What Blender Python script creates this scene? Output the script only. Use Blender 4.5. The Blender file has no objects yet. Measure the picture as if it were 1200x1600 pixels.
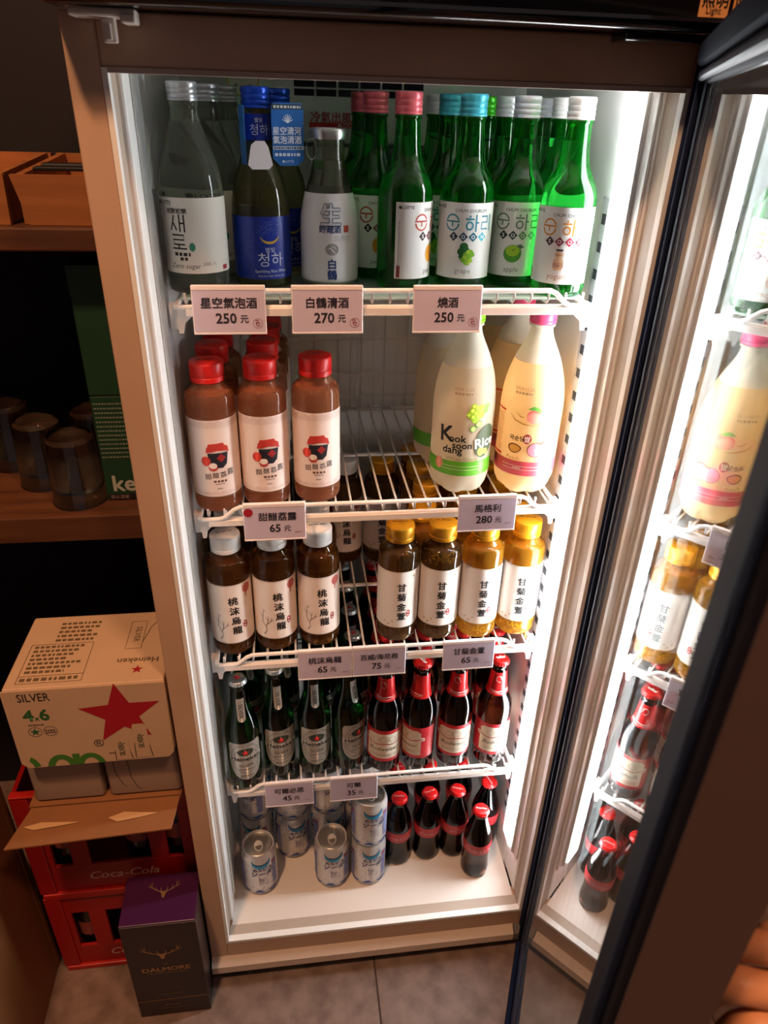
import bpy, bmesh, math, random
from mathutils import Vector, Matrix
random.seed(7)
PI = math.pi
scene = bpy.context.scene
COL = scene.collection

# ---------------------------------------------------------------- camera, world, lights, exposure
cam_d = bpy.data.cameras.new('camera')
cam = bpy.data.objects.new('camera', cam_d); COL.objects.link(cam)
cam.location = (-0.1218, -0.7591, 1.3118)
cam.rotation_euler = (1.0539, -0.0276, -0.1273)
cam_d.sensor_fit = 'VERTICAL'; cam_d.sensor_height = 24.0
cam_d.lens = 1114.54 / 1600 * 24.0
cam_d.clip_start = 0.01
cam_d.dof.use_dof = True; cam_d.dof.focus_distance = 1.0; cam_d.dof.aperture_fstop = 7.0
scene.camera = cam

world = bpy.data.worlds.new('dim_room'); scene.world = world; world.use_nodes = True
world.node_tree.nodes['Background'].inputs['Color'].default_value = (0.92, 0.82, 0.86, 1)
world.node_tree.nodes['Background'].inputs['Strength'].default_value = 0.075

def lamp(name, kind, loc, target, color, energy, size):
    d = bpy.data.lights.new(name, kind); d.color = color; d.energy = energy
    if kind == 'AREA': d.shape = 'DISK'; d.size = size
    else: d.shadow_soft_size = size
    o = bpy.data.objects.new(name, d); COL.objects.link(o); o.location = loc
    o.rotation_euler = (Vector(target) - Vector(loc)).to_track_quat('-Z', 'Y').to_euler()
    return o
lamp('ceiling_lamp', 'AREA', (-0.62, -0.95, 3.0), (-0.1, 0.0, 0.6), (1.0, 0.54, 0.29), 25, 0.16)
lamp('dining_room_lamp', 'AREA', (0.55, -1.15, 3.1), (0.1, -0.5, 0.9), (1.0, 0.50, 0.26), 17, 0.3)
LED_STRENGTH = 21.0

scene.view_settings.view_transform = 'Standard'
scene.view_settings.look = 'None'
scene.view_settings.gamma = 1.0
scene.view_settings.exposure = 0.62
scene.cycles.use_denoising = True
scene.cycles.adaptive_threshold = 0.06
scene.cycles.max_bounces = 11
scene.cycles.transmission_bounces = 10
scene.cycles.glossy_bounces = 4
scene.cycles.diffuse_bounces = 5
scene.cycles.sample_clamp_indirect = 8.0

# ---------------------------------------------------------------- materials
def C(h):
    h = h.lstrip('#')
    v = [int(h[i:i + 2], 16) / 255 for i in (0, 2, 4)]
    return tuple(((x / 12.92) if x <= 0.04045 else ((x + 0.055) / 1.055) ** 2.4) for x in v) + (1.0,)
MATS = {}
def mat(name, color='#ffffff', rough=0.5, metal=0.0, trans=0.0, ior=1.45, emit=0.0, coat=0.0, noise=0.0, scale=40.0,
        bump=0.0, stretch=(1, 1, 1), sss=0.0, spec=0.5, color2=None, aniso_rough=0.0, alpha=1.0):
    if name in MATS: return MATS[name]
    m = bpy.data.materials.new(name); m.use_nodes = True
    nt = m.node_tree; b = nt.nodes['Principled BSDF']
    c = C(color) if isinstance(color, str) else color
    b.inputs['Base Color'].default_value = c
    b.inputs['Roughness'].default_value = rough
    b.inputs['Metallic'].default_value = metal
    b.inputs['Transmission Weight'].default_value = trans
    b.inputs['IOR'].default_value = ior
    b.inputs['Specular IOR Level'].default_value = spec
    b.inputs['Coat Weight'].default_value = coat
    b.inputs['Alpha'].default_value = alpha
    if sss:
        b.inputs['Subsurface Weight'].default_value = sss
        b.inputs['Subsurface Radius'].default_value = (0.02, 0.014, 0.008)
        b.inputs['Subsurface Scale'].default_value = 0.6
    if emit:
        b.inputs['Emission Color'].default_value = c
        b.inputs['Emission Strength'].default_value = emit
    if noise or bump or color2:
        tc = nt.nodes.new('ShaderNodeTexCoord'); mp = nt.nodes.new('ShaderNodeMapping')
        mp.inputs['Scale'].default_value = stretch
        nz = nt.nodes.new('ShaderNodeTexNoise'); nz.inputs['Scale'].default_value = scale
        nz.inputs['Detail'].default_value = 5
        nt.links.new(tc.outputs['Object'], mp.inputs['Vector']); nt.links.new(mp.outputs['Vector'], nz.inputs['Vector'])
        if noise or color2:
            mx = nt.nodes.new('ShaderNodeMix'); mx.data_type = 'RGBA'
            c2 = C(color2) if color2 else tuple(max(0, x * (1 - noise)) for x in c[:3]) + (1,)
            mx.inputs[6].default_value = c; mx.inputs[7].default_value = c2
            rp = nt.nodes.new('ShaderNodeValToRGB')
            rp.color_ramp.elements[0].position = 0.35; rp.color_ramp.elements[1].position = 0.68
            nt.links.new(nz.outputs['Fac'], rp.inputs['Fac'])
            nt.links.new(rp.outputs['Color'], mx.inputs[0]); nt.links.new(mx.outputs[2], b.inputs['Base Color'])
        if bump:
            bp = nt.nodes.new('ShaderNodeBump'); bp.inputs['Strength'].default_value = bump
            bp.inputs['Distance'].default_value = 0.002
            nt.links.new(nz.outputs['Fac'], bp.inputs['Height']); nt.links.new(bp.outputs['Normal'], b.inputs['Normal'])
    MATS[name] = m
    return m
def ink(h, rough=0.55):
    return mat('ink_' + h.strip('#'), h, rough)
def liquid(name, h, rough=0.03, ior=1.36, milk=0.0, milk_color=None):
    """clear drink in a clear vessel; milk mixes in a cloudy body"""
    m = mat(name, h, rough, trans=1.0, ior=ior)
    if milk and 'milk' not in m.node_tree.nodes:
        nt = m.node_tree; b = nt.nodes['Principled BSDF']
        t = nt.nodes.new('ShaderNodeBsdfTranslucent'); t.name = 'milk'; t.inputs['Color'].default_value = C(milk_color or h)
        d = nt.nodes.new('ShaderNodeBsdfDiffuse'); d.inputs['Color'].default_value = C(milk_color or h)
        a = nt.nodes.new('ShaderNodeMixShader'); a.inputs[0].default_value = 0.5
        nt.links.new(t.outputs[0], a.inputs[1]); nt.links.new(d.outputs[0], a.inputs[2])
        x = nt.nodes.new('ShaderNodeMixShader'); x.inputs[0].default_value = milk
        nt.links.new(b.outputs[0], x.inputs[1]); nt.links.new(a.outputs[0], x.inputs[2])
        nt.links.new(x.outputs[0], nt.nodes['Material Output'].inputs['Surface'])
    return m

# ---------------------------------------------------------------- geometry helpers: geo = (verts, faces)
def box(x0, x1, y0, y1, z0, z1, bev=0.0, seg=2):
    bm = bmesh.new()
    bmesh.ops.create_cube(bm, size=1.0)
    for v in bm.verts:
        v.co = Vector(((x0 + x1) / 2 + v.co.x * (x1 - x0), (y0 + y1) / 2 + v.co.y * (y1 - y0), (z0 + z1) / 2 + v.co.z * (z1 - z0)))
    if bev > 0: bmesh.ops.bevel(bm, geom=bm.edges[:], offset=bev, segments=seg, affect='EDGES', profile=0.5)
    return from_bm(bm)
def from_bm(bm):
    bm.verts.index_update()
    g = ([v.co.copy() for v in bm.verts], [[v.index for v in f.verts] for f in bm.faces]); bm.free()
    return g
def join(*gs):
    V, F = [], []
    for v, f in gs:
        n = len(V); V += [Vector(p) for p in v]; F += [[i + n for i in q] for q in f]
    return V, F
def xf(g, M):
    return [M @ Vector(v) for v in g[0]], g[1]
def shift(g, x=0, y=0, z=0):
    return [Vector(v) + Vector((x, y, z)) for v in g[0]], g[1]
def lathe(prof, n=32, mod=None):
    """revolve (r, z) points about Z; mod(angle, r, z) -> r"""
    V, F, rings = [], [], []
    for r, z in prof:
        if r <= 1e-7:
            rings.append([len(V)]); V.append(Vector((0, 0, z)))
        else:
            ring = []
            for k in range(n):
                a = 2 * PI * k / n
                rr = mod(a, r, z) if mod else r
                ring.append(len(V)); V.append(Vector((rr * math.cos(a), rr * math.sin(a), z)))
            rings.append(ring)
    for A, B in zip(rings, rings[1:]):
        if len(A) == 1 and len(B) == 1: continue
        for k in range(n):
            k2 = (k + 1) % n
            if len(A) == 1: F.append([A[0], B[k2], B[k]])
            elif len(B) == 1: F.append([A[k], A[k2], B[0]])
            else: F.append([A[k], A[k2], B[k2], B[k]])
    return V, F
def tube(pts, r, n=8, closed=False):
    pts = [Vector(p) for p in pts]; V, F = [], []
    m = len(pts); up = Vector((0, 0, 1)); rings = []
    for i, p in enumerate(pts):
        if closed: d = pts[(i + 1) % m] - pts[i - 1]
        else: d = pts[min(i + 1, m - 1)] - pts[max(i - 1, 0)]
        d.normalize()
        u = up if abs(d.dot(up)) < 0.95 else Vector((1, 0, 0))
        s = d.cross(u).normalized(); t = s.cross(d)
        rr = r[i] if isinstance(r, (list, tuple)) else r
        rings.append([len(V) + k for k in range(n)])
        for k in range(n):
            a = 2 * PI * k / n; V.append(p + s * (rr * math.cos(a)) + t * (rr * math.sin(a)))
    for i in range(m if closed else m - 1):
        A, B = rings[i], rings[(i + 1) % m]
        for k in range(n): F.append([A[k], A[(k + 1) % n], B[(k + 1) % n], B[k]])
    if not closed:
        F.append(rings[0][::-1]); F.append(rings[-1][:])
    return V, F
def prism(poly, d0, d1, axis='y'):
    """extrude a 2D polygon (a, b) between d0 and d1 along axis"""
    n = len(poly); V = []
    for d in (d0, d1):
        for a, b in poly:
            V.append(Vector((a, d, b)) if axis == 'y' else (Vector((d, a, b)) if axis == 'x' else Vector((a, b, d))))
    F = [list(range(n)), list(range(2 * n - 1, n - 1, -1))]
    for i in range(n):
        j = (i + 1) % n; F.append([i, i + n, j + n, j])
    return V, F

def mk(name, geo, m, parent=None, smooth=None):
    me = bpy.data.meshes.new(name)
    me.from_pydata([tuple(v) for v in geo[0]], [], geo[1])
    bm = bmesh.new(); bm.from_mesh(me)
    bmesh.ops.recalc_face_normals(bm, faces=bm.faces[:])
    if smooth:
        lim = math.radians(smooth)
        for f in bm.faces: f.smooth = True
        for e in bm.edges:
            if len(e.link_faces) == 2 and e.calc_face_angle(0) > lim: e.smooth = False
    bm.to_mesh(me); bm.free()
    me.materials.append(m if m else mat('plain'))
    o = bpy.data.objects.new(name, me); COL.objects.link(o)
    if parent is not None: o.parent = parent
    return o
def sheet(name, V, F, m, parent, smooth=True):
    """open surfaces (labels, print): normals kept as built"""
    me = bpy.data.meshes.new(name); me.from_pydata([tuple(v) for v in V], [], F)
    for p in me.polygons: p.use_smooth = smooth
    me.materials.append(m)
    o = bpy.data.objects.new(name, me); COL.objects.link(o); o.parent = parent
    return o
def tag(o, label=None, cat=None, group=None, kind=None):
    if label: o['label'] = label
    if cat: o['category'] = cat
    if group: o['group'] = group
    if kind: o['kind'] = kind
    return o
def thing(name, label, cat, loc=(0, 0, 0), rz=0.0, group=None):
    o = bpy.data.objects.new(name, None); COL.objects.link(o); o.empty_display_size = 0.02
    o.location = loc; o.rotation_euler = (0, 0, rz)
    return tag(o, label, cat, group)
def copy_tree(o, parent=None):
    c = o.copy(); COL.objects.link(c)
    if parent is not None: c.parent = parent
    for ch in o.children: copy_tree(ch, c)
    return c
USED = set()
def place(proto, x, y, z, rz=0.0, label=None, group=None):
    o = proto if proto not in USED else copy_tree(proto)
    USED.add(proto)
    o.location = (x, y, z); o.rotation_euler = (0, 0, math.radians(rz))
    if label: o['label'] = label
    if group: o['group'] = group
    return o

# ---------------------------------------------------------------- flat print: shapes are (verts2d, faces)
_TX = {}
def text(s, size, cx=0, cy=0, bold=0.0, sx=1.0, rot=0.0, gap=1.0, shear=0.0):
    key = (s, gap, shear)
    if key not in _TX:
        c = bpy.data.curves.new('lettering', 'FONT'); c.body = s; c.size = 1.0; c.resolution_u = 2
        c.space_character = gap; c.shear = shear
        c.align_x = 'CENTER'
        o = bpy.data.objects.new('lettering', c)
        me = o.to_mesh()
        V = [(v.co.x, v.co.y) for v in me.vertices]; F = [list(p.vertices) for p in me.polygons]
        o.to_mesh_clear(); bpy.data.objects.remove(o); bpy.data.curves.remove(c)
        if V:
            x0, x1 = min(v[0] for v in V), max(v[0] for v in V); y0, y1 = min(v[1] for v in V), max(v[1] for v in V)
            V = [(a - (x0 + x1) / 2, b - (y0 + y1) / 2) for a, b in V]
        _TX[key] = (V, F)
    V, F = _TX[key]; ca, sa = math.cos(rot), math.sin(rot)
    offs = [(0, 0)]
    if bold >= 0.01:   # heavier weight: shifted prints of the same glyphs
        q = bold * 0.8; offs = [(-q, -q), (q, -q), (-q, q), (q, q)] if bold < 0.03 else [(q * math.cos(k * PI / 3), q * math.sin(k * PI / 3)) for k in range(6)]
    W, G = [], []
    for j, (ox, oy) in enumerate(offs):
        n = len(W); W += [((a + ox) * size * sx, (b + oy) * size, j * 3.5e-5) for a, b in V]; G += [[i + n for i in f] for f in F]
    return [(cx + a * ca - b * sa, cy + a * sa + b * ca, h) for a, b, h in W], G
def column(s, size, cx, cy, step, bold=0.0, lean=0.0):
    """characters set one under another"""
    n = len(s); out = []
    for i, ch in enumerate(s):
        out.append(text(ch, size, cx + lean * i, cy + step * ((n - 1) / 2 - i), bold))
    return out
def ell(cx, cy, rx, ry=None, n=24, rot=0.0):
    ry = rx if ry is None else ry; ca, sa = math.cos(rot), math.sin(rot)
    V = [(0, 0)] + [(rx * math.cos(2 * PI * k / n), ry * math.sin(2 * PI * k / n)) for k in range(n)]
    V = [(cx + a * ca - b * sa, cy + a * sa + b * ca) for a, b in V]
    return V, [[0, k + 1, (k + 1) % n + 1] for k in range(n)]
def ring(cx, cy, rx, ry, w, n=32, a0=0.0, a1=2 * PI):
    V, F = [], []
    full = abs(a1 - a0 - 2 * PI) < 1e-6; m = n if full else n + 1
    for k in range(m):
        a = a0 + (a1 - a0) * k / n
        V += [(cx + rx * math.cos(a), cy + ry * math.sin(a)), (cx + (rx - w) * math.cos(a), cy + (ry - w) * math.sin(a))]
    for k in range(n):
        j = (k + 1) % m
        F.append([2 * k, 2 * j, 2 * j + 1, 2 * k + 1])
    return V, F
def rect(x0, x1, y0, y1):
    return [(x0, y0), (x1, y0), (x1, y1), (x0, y1)], [[0, 1, 2, 3]]
def fan(pts):
    n = len(pts); cx = sum(p[0] for p in pts) / n; cy = sum(p[1] for p in pts) / n
    return [(cx, cy)] + list(pts), [[0, k + 1, (k + 1) % n + 1] for k in range(n)]
def star(cx, cy, r, rot=PI / 2, inner=0.40):
    return fan([(cx + (r if k % 2 == 0 else r * inner) * math.cos(rot + PI * k / 5), cy + (r if k % 2 == 0 else r * inner) * math.sin(rot + PI * k / 5)) for k in range(10)])
def stroke(pts, w):
    """polyline with width (w may be a list)"""
    V, F = [], []; n = len(pts)
    for i, p in enumerate(pts):
        a = pts[max(i - 1, 0)]; b = pts[min(i + 1, n - 1)]
        dx, dy = b[0] - a[0], b[1] - a[1]; L = math.hypot(dx, dy) or 1
        ww = (w[i] if isinstance(w, (list, tuple)) else w) / 2
        V += [(p[0] - dy / L * ww, p[1] + dx / L * ww), (p[0] + dy / L * ww, p[1] - dx / L * ww)]
    for i in range(n - 1): F.append([2 * i, 2 * i + 1, 2 * i + 3, 2 * i + 2])
    return V, F
def frame2d(x0, x1, y0, y1, w):
    return [stroke([(x0, y0), (x1, y0)], w), stroke([(x0, y1), (x1, y1)], w), stroke([(x0, y0), (x0, y1)], w), stroke([(x1, y0), (x1, y1)], w)]
def lines2d(cx, y0, y1, n, w, h, jit=0.3, rnd=None):
    """rows of small print too small to read"""
    rnd = rnd or random.Random(3); out = []
    for i in range(n):
        y = y1 - (y1 - y0) * i / max(n - 1, 1); x = -w / 2; end = w / 2 * (1 - jit * rnd.random())
        while x < end:
            l = min(h * rnd.uniform(0.6, 1.6), end - x)
            if l > h * 0.2: out.append(rect(cx + x, cx + x + l, y - h / 2, y + h / 2))
            x += l + h * 0.45
    return out
def mark(cx, cy, w, h):
    # one row of print too small to read
    return lines2d(cx, cy, cy, 1, w, h, 0.05)
def on_plane(o, ux, uy, e=0.0004):
    o, ux, uy = Vector(o), Vector(ux).normalized(), Vector(uy).normalized(); n = ux.cross(uy)
    f = lambda a, b, h=0.0: o + ux * a + uy * b + n * (e + h)
    f.step = 0; return f
def on_round(rfun, a0=-PI / 2, e=0.0004, zo=0.0):
    def f(u, v, h=0.0):
        r = rfun(v + zo); a = a0 + u / r
        return Vector(((r + e + h) * math.cos(a), (r + e + h) * math.sin(a), v + zo))
    f.step = 0.003; return f
def decal(name, shapes, m, parent, surf, smooth=True):
    V, F = [], []
    for i, (v, f) in enumerate(shapes):
        n = len(V); V += [(p[0], p[1], p[2] if len(p) > 2 else (i % 7) * 3e-5) for p in v]; F += [[k + n for k in q] for q in f]
    if surf.step:
        bm = bmesh.new(); vs = [bm.verts.new(p) for p in V]
        for q in F:
            try: bm.faces.new([vs[i] for i in q])
            except ValueError: pass
        x0, x1 = min(p[0] for p in V), max(p[0] for p in V)
        k = math.floor(x0 / surf.step) + 1
        while k * surf.step < x1:
            bmesh.ops.bisect_plane(bm, geom=bm.verts[:] + bm.edges[:] + bm.faces[:], plane_co=(k * surf.step, 0, 0), plane_no=(1, 0, 0)); k += 1
        y0, y1 = min(p[1] for p in V), max(p[1] for p in V); st = 0.006
        k = math.floor(y0 / st) + 1
        while k * st < y1 and getattr(surf, 'vary', False):
            bmesh.ops.bisect_plane(bm, geom=bm.verts[:] + bm.edges[:] + bm.faces[:], plane_co=(0, k * st, 0), plane_no=(0, 1, 0)); k += 1
        bm.normal_update()
        for f in bm.faces:
            if f.normal.z < 0: f.normal_flip()
        bm.verts.index_update()
        V = [tuple(v.co) for v in bm.verts]; F = [[v.index for v in f.verts] for f in bm.faces]; bm.free()
    return sheet(name, [surf(*p) for p in V], F, m, parent, smooth)
def profile_r(prof):
    ps = sorted([(z, r) for r, z in prof])
    def f(z):
        for (z0, r0), (z1, r1) in zip(ps, ps[1:]):
            if z0 <= z <= z1 and z1 > z0: return r0 + (r1 - r0) * (z - z0) / (z1 - z0)
        return ps[0][1] if z < ps[0][0] else ps[-1][1]
    return f
def wrap(name, rfun, w, z0, z1, m, parent, a0=-PI / 2, e=0.0003, nz=1, nu=28, corner=0.0, slant=None):
    """paper label of arc width w wound on a round body"""
    V, F = [], []
    for j in range(nz + 1):
        for i in range(nu + 1):
            u = -w / 2 + w * i / nu; v = z0 + (z1 - z0) * j / nz
            r = rfun(v); a = a0 + u / r
            V.append(Vector(((r + e) * math.cos(a), (r + e) * math.sin(a), v)))
    for j in range(nz):
        for i in range(nu):
            k = j * (nu + 1) + i; F.append([k, k + 1, k + nu + 2, k + nu + 1])
    return sheet(name, V, F, m, parent)

# ---------------------------------------------------------------- shared materials
FACE = mat('cream_painted_steel', '#cbab92', 0.42, scale=6, color2='#bd9b80')
WHITE = mat('white_liner_plastic', '#f2f1ee', 0.38)
GROOVE = mat('beige_gasket_channel', '#b5a596', 0.6)
ALU = mat('aluminium_channel', '#b9bcbc', 0.32, metal=0.85)
WIRE = mat('white_coated_wire', '#efe9e4', 0.35)
BLACK = mat('black_gloss_panel', '#07080d', 0.12, coat=0.6)
RUBBER = mat('dark_navy_rubber', '#141d33', 0.8, spec=0.08)
DARKFRAME = mat('dark_door_frame', '#1b2136', 0.6, spec=0.2)
PANE = mat('door_glass', '#f4f8f7', 0.0, trans=1.0, ior=1.5)
def fogged(name):
    # door glass with a thin film of condensation running down in streaks
    m = mat(name, '#f4f8f7', 0.0, trans=1.0, ior=1.5); nt = m.node_tree; b = nt.nodes['Principled BSDF']
    tc = nt.nodes.new('ShaderNodeTexCoord'); mp = nt.nodes.new('ShaderNodeMapping'); mp.inputs['Scale'].default_value = (90, 90, 2.2)
    nz = nt.nodes.new('ShaderNodeTexNoise'); nz.inputs['Scale'].default_value = 1.0; nz.inputs['Detail'].default_value = 4
    rp = nt.nodes.new('ShaderNodeMapRange'); rp.inputs['From Min'].default_value = 0.38; rp.inputs['From Max'].default_value = 0.75
    rp.inputs['To Min'].default_value = 0.015; rp.inputs['To Max'].default_value = 0.13
    d = nt.nodes.new('ShaderNodeBsdfDiffuse'); d.inputs['Color'].default_value = (0.75, 0.78, 0.8, 1)
    mx = nt.nodes.new('ShaderNodeMixShader')
    nt.links.new(tc.outputs['Object'], mp.inputs['Vector']); nt.links.new(mp.outputs['Vector'], nz.inputs['Vector'])
    nt.links.new(nz.outputs['Fac'], rp.inputs['Value']); nt.links.new(rp.outputs['Result'], mx.inputs[0])
    nt.links.new(b.outputs[0], mx.inputs[1]); nt.links.new(d.outputs[0], mx.inputs[2])
    nt.links.new(mx.outputs[0], nt.nodes['Material Output'].inputs['Surface'])
    return m
FOG = fogged('fogged_door_glass')

# ---------------------------------------------------------------- the setting
FZ = -0.11
m = mat('stone_floor', '#8a7468', 0.55, color2='#6d584c', scale=28, bump=0.25)
floor = mk('floor', box(-2.2, 2.2, -3.0, 0.7, FZ - 0.05, FZ - 0.002), mat('floor_joint', '#4a3d36', 0.8)); tag(floor, kind='structure', label='brown grey stone floor in front of the fridge')
t0 = None
for ix in range(-3, 4):
    for iy in range(-4, 2):
        g = box(-0.2985, 0.2985, -0.2985, 0.2985, -0.004, 0.002, 0.0008, 1)
        if t0 is None:
            t0 = mk('tile', g, m, floor); t = t0
        else:
            t = t0.copy(); COL.objects.link(t)
        t.location = (-0.005 + 0.30 + ix * 0.6, -0.06 - 0.30 + iy * 0.6 + 0.45, FZ - 0.002)
wb = mk('wall_back', box(-2.2, 2.2, 0.62, 0.70, FZ, 2.9), mat('dark_wall', '#100f14', 0.8, noise=0.2, scale=4)); tag(wb, kind='structure')

for nm, x in (('wall_left', -1.45), ('wall_right', 1.35)):
    w = mk(nm, box(x, x + 0.08, -2.6, 0.61, FZ, 2.9), mat('brown_side_wall', '#3a2118', 0.7, noise=0.2, scale=5)); tag(w, kind='structure')

# ---------------------------------------------------------------- the display fridge
fridge = thing('display_fridge', 'tall white glass-door display fridge standing open and full of drinks', 'fridge')
H = 1.335
mk('side_panel', box(-0.304, -0.299, 0.05, 0.56, -0.085, 1.50), FACE, fridge)
mk('side_panel', box(0.299, 0.304, 0.05, 0.56, -0.085, 1.50), FACE, fridge)
mk('front_stile', box(-0.304, -0.2745, 0.0, 0.05, -0.085, 1.376, 0.002), FACE, fridge)
mk('front_stile', box(0.2745, 0.304, 0.0, 0.05, -0.085, 1.376, 0.002), FACE, fridge)
mk('top_rail', box(-0.2745, 0.2745, 0.0, 0.05, H + 0.0005, 1.376, 0.002), FACE, fridge)
mk('bottom_rail', box(-0.2745, 0.2745, 0.0, 0.05, -0.075, -0.006, 0.002), FACE, fridge)
# stepped white lip, beige channel and jamb around the opening
for s, nm in ((-1, 'l'), (1, 'r')):
    def bx(a, b, *r): return box(min(s * a, s * b), max(s * a, s * b), *r)
    mk('opening_lip', bx(0.2695, 0.2745, -0.0012, 0.010, -0.006, H), WHITE, fridge)
    mk('gasket_channel', bx(0.2700, 0.2745, 0.010, 0.036, -0.002, H), GROOVE, fridge)
    mk('jamb', bx(0.2640 if s < 0 else 0.2678, 0.2745, 0.036, 0.098, 0.0, 1.360, 0.003), WHITE, fridge)
    mk('liner_wall', bx(0.2660, 0.2740, 0.098, 0.505, -0.02, 1.39), WHITE, fridge)
mk('opening_lip', box(-0.2695, 0.2695, -0.0012, 0.010, -0.0062, -0.0002), WHITE, fridge)
mk('gasket_channel', box(-0.2695, 0.2695, 0.010, 0.030, -0.010, -0.0035), GROOVE, fridge)
mk('opening_lip', box(-0.2695, 0.2695, -0.0012, 0.010, H - 0.004, H + 0.0005), mat('dull_lip', '#b9a79a', 0.45), fridge)
mk('gasket_channel', box(-0.2695, 0.2695, 0.010, 0.050, H - 0.002, H + 0.0005), GROOVE, fridge)
# floor of the cabinet: front ramp, then flat
mk('cabinet_floor', prism([(0.030, -0.02), (0.030, -0.003), (0.070, 0.0), (0.50, 0.0), (0.50, -0.02)], -0.2655, 0.2655, 'x'), mat('liner_floor', '#e6ddd4', 0.42), fridge)
mk('liner_ceiling', box(-0.2655, 0.2655, 0.05, 0.505, 1.362, 1.372), WHITE, fridge)
mk('back_wall', box(-0.2655, 0.2655, 0.505, 0.515, -0.02, 1.362), WHITE, fridge)
for k in range(12):
    x = -0.235 + k * 0.0425
    mk('back_rib', box(x - 0.012, x + 0.012, 0.500, 0.505, 0.05, 1.255, 0.002, 1), WHITE, fridge)
mk('back_plate', box(-0.304, 0.304, 0.56, 0.565, -0.085, 1.50), FACE, fridge)
mk('cabinet_top', box(-0.304, 0.304, 0.0, 0.56, 1.50, 1.505), FACE, fridge)
# bottom ledge and black plinth
mk('bottom_ledge', prism([(0.0, -0.046), (-0.014, -0.058), (-0.014, -0.076), (0.03, -0.076), (0.03, -0.046)], -0.3035, 0.262, 'x'), mat('cream_ledge', '#d8c4b2', 0.35), fridge)
mk('ledge_end', prism([(0.0, -0.046), (-0.014, -0.058), (-0.014, -0.076), (0.03, -0.076), (0.03, -0.046)], 0.264, 0.276, 'x'), mat('grey_hinge', '#8c8680', 0.4, metal=0.4), fridge)
mk('plinth', box(-0.290, 0.295, 0.004, 0.55, -0.109, -0.0765), mat('black_plinth', '#0a0a0a', 0.6), fridge)
# evaporator cover with the outlet grille
cover = mk('evaporator_cover', box(-0.20, 0.24, 0.462, 0.499, 1.262, 1.362, 0.004), mat('cover_plastic', '#dfe8df', 0.45), fridge)
SLOT = mat('grille_dark', '#0b1016', 0.7)
for r in range(3):
    for c in range(6):
        x = -0.099 + c * 0.0325; z = 1.3225 + r * 0.0112
        mk('grille_slot', box(x, x + 0.0295, 0.4605, 0.4612, z, z + 0.0088), SLOT, cover)
decal('notice_lettering', [text('冷氣出風口★', 0.0155, -0.030, 1.2955, 0.012)], ink('#c4281f'), cover, on_plane((0, 0.4619, 0), (1, 0, 0), (0, 0, 1)))
decal('notice_band', [rect(-0.078, 0.024, 1.2815, 1.2885)], ink('#c4281f'), cover, on_plane((0, 0.4619, 0), (1, 0, 0), (0, 0, 1)))
decal('notice_lettering', [text('BLOCK THE', 0.0078, -0.014, 1.285, 0.02)], ink('#f2ece6'), cover, on_plane((0, 0.4619, 0), (1, 0, 0), (0, 0, 1), 0.0007))
mk('seam_strip', box(-0.24, 0.24, 0.4645, 0.4655, 1.256, 1.261), mat('seam_dark', '#55605a', 0.6), fridge)
g = mk('thermometer_dial', xf(lathe([(0, 0.004), (0.021, 0.004), (0.024, 0.002), (0.024, 0)], 32), Matrix.Translation((-0.172, 0.4618, 1.342)) @ Matrix.Rotation(PI / 2, 4, 'X')), mat('dial_white', '#e8e4d2', 0.4), fridge, 30)
decal('dial_ring', [ring(-0.172, 1.342, 0.0235, 0.0235, 0.0022)], ink('#c9b45a'), g, on_plane((0, 0.4578, 0), (1, 0, 0), (0, 0, 1), 0.0005))
decal('dial_marks', [text('E', 0.009, -0.183, 1.331, 0.02, rot=-0.7), text('S', 0.009, -0.161, 1.331, 0.02, rot=0.7)], ink('#1d2457'), g, on_plane((0, 0.4578, 0), (1, 0, 0), (0, 0, 1), 0.0006))
# slotted shelf uprights
SL = mat('slot_shadow', '#2a2c30', 0.8)
for s in (-1, 1):
    up = mk('shelf_upright', box(s * 0.2655 - (0.004 if s > 0 else 0), s * 0.2655 + (0.004 if s < 0 else 0), 0.108, 0.134, 0.10, 1.225), mat('upright_grey', '#b9b9bd', 0.4, metal=0.3), fridge)
    for k in range(34 if s > 0 else 0):
        z = 1.195 - k * 0.032
        xx = s * 0.2613
        mk('slot', box(xx - 0.0004, xx + 0.0004, 0.116, 0.127, z, z + 0.012), SL, up)
    mk('shelf_upright', box(s * 0.2655 - (0.004 if s > 0 else 0), s * 0.2655 + (0.004 if s < 0 else 0), 0.445, 0.470, 0.10, 1.225), mat('upright_grey'), fridge)
# LED tube on the hinge-side jamb
led = mk('led_channel', box(0.2630, 0.2675, 0.056, 0.106, 0.085, 1.345, 0.001), mat('led_channel_white', '#dedede', 0.4), fridge)
mk('led_diffuser', box(0.2560, 0.2629, 0.0625, 0.1035, 0.095, 1.336, 0.003, 3), mat('led_light', (0.93, 0.97, 1.0, 1), 0.4, emit=LED_STRENGTH), led)
mk('added_led_baffle', box(0.2592, 0.2629, 0.0565, 0.0620, 0.090, 1.340, 0.001), mat('led_channel_white'), led)  # added strip, half blocks the diffuser's side light towards the jamb
mk('led_side_cover', box(0.2640, 0.2676, 0.0400, 0.0555, 0.090, 1.340, 0.001), mat('led_cover_white', '#eeeeee', 0.35), led)
mk('jamb_cover', box(-0.2639, -0.2600, 0.070, 0.100, 0.03, 1.345, 0.0015), mat('alu_strip', '#c9cbc8', 0.3, metal=0.5), fridge)
mk('hinge_cover', box(0.2747, 0.3035, -0.0030, -0.0004, -0.070, 1.366, 0.001, 1), mat('navy_cover', '#1f2c4d', 0.5, spec=0.25), fridge)
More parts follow.
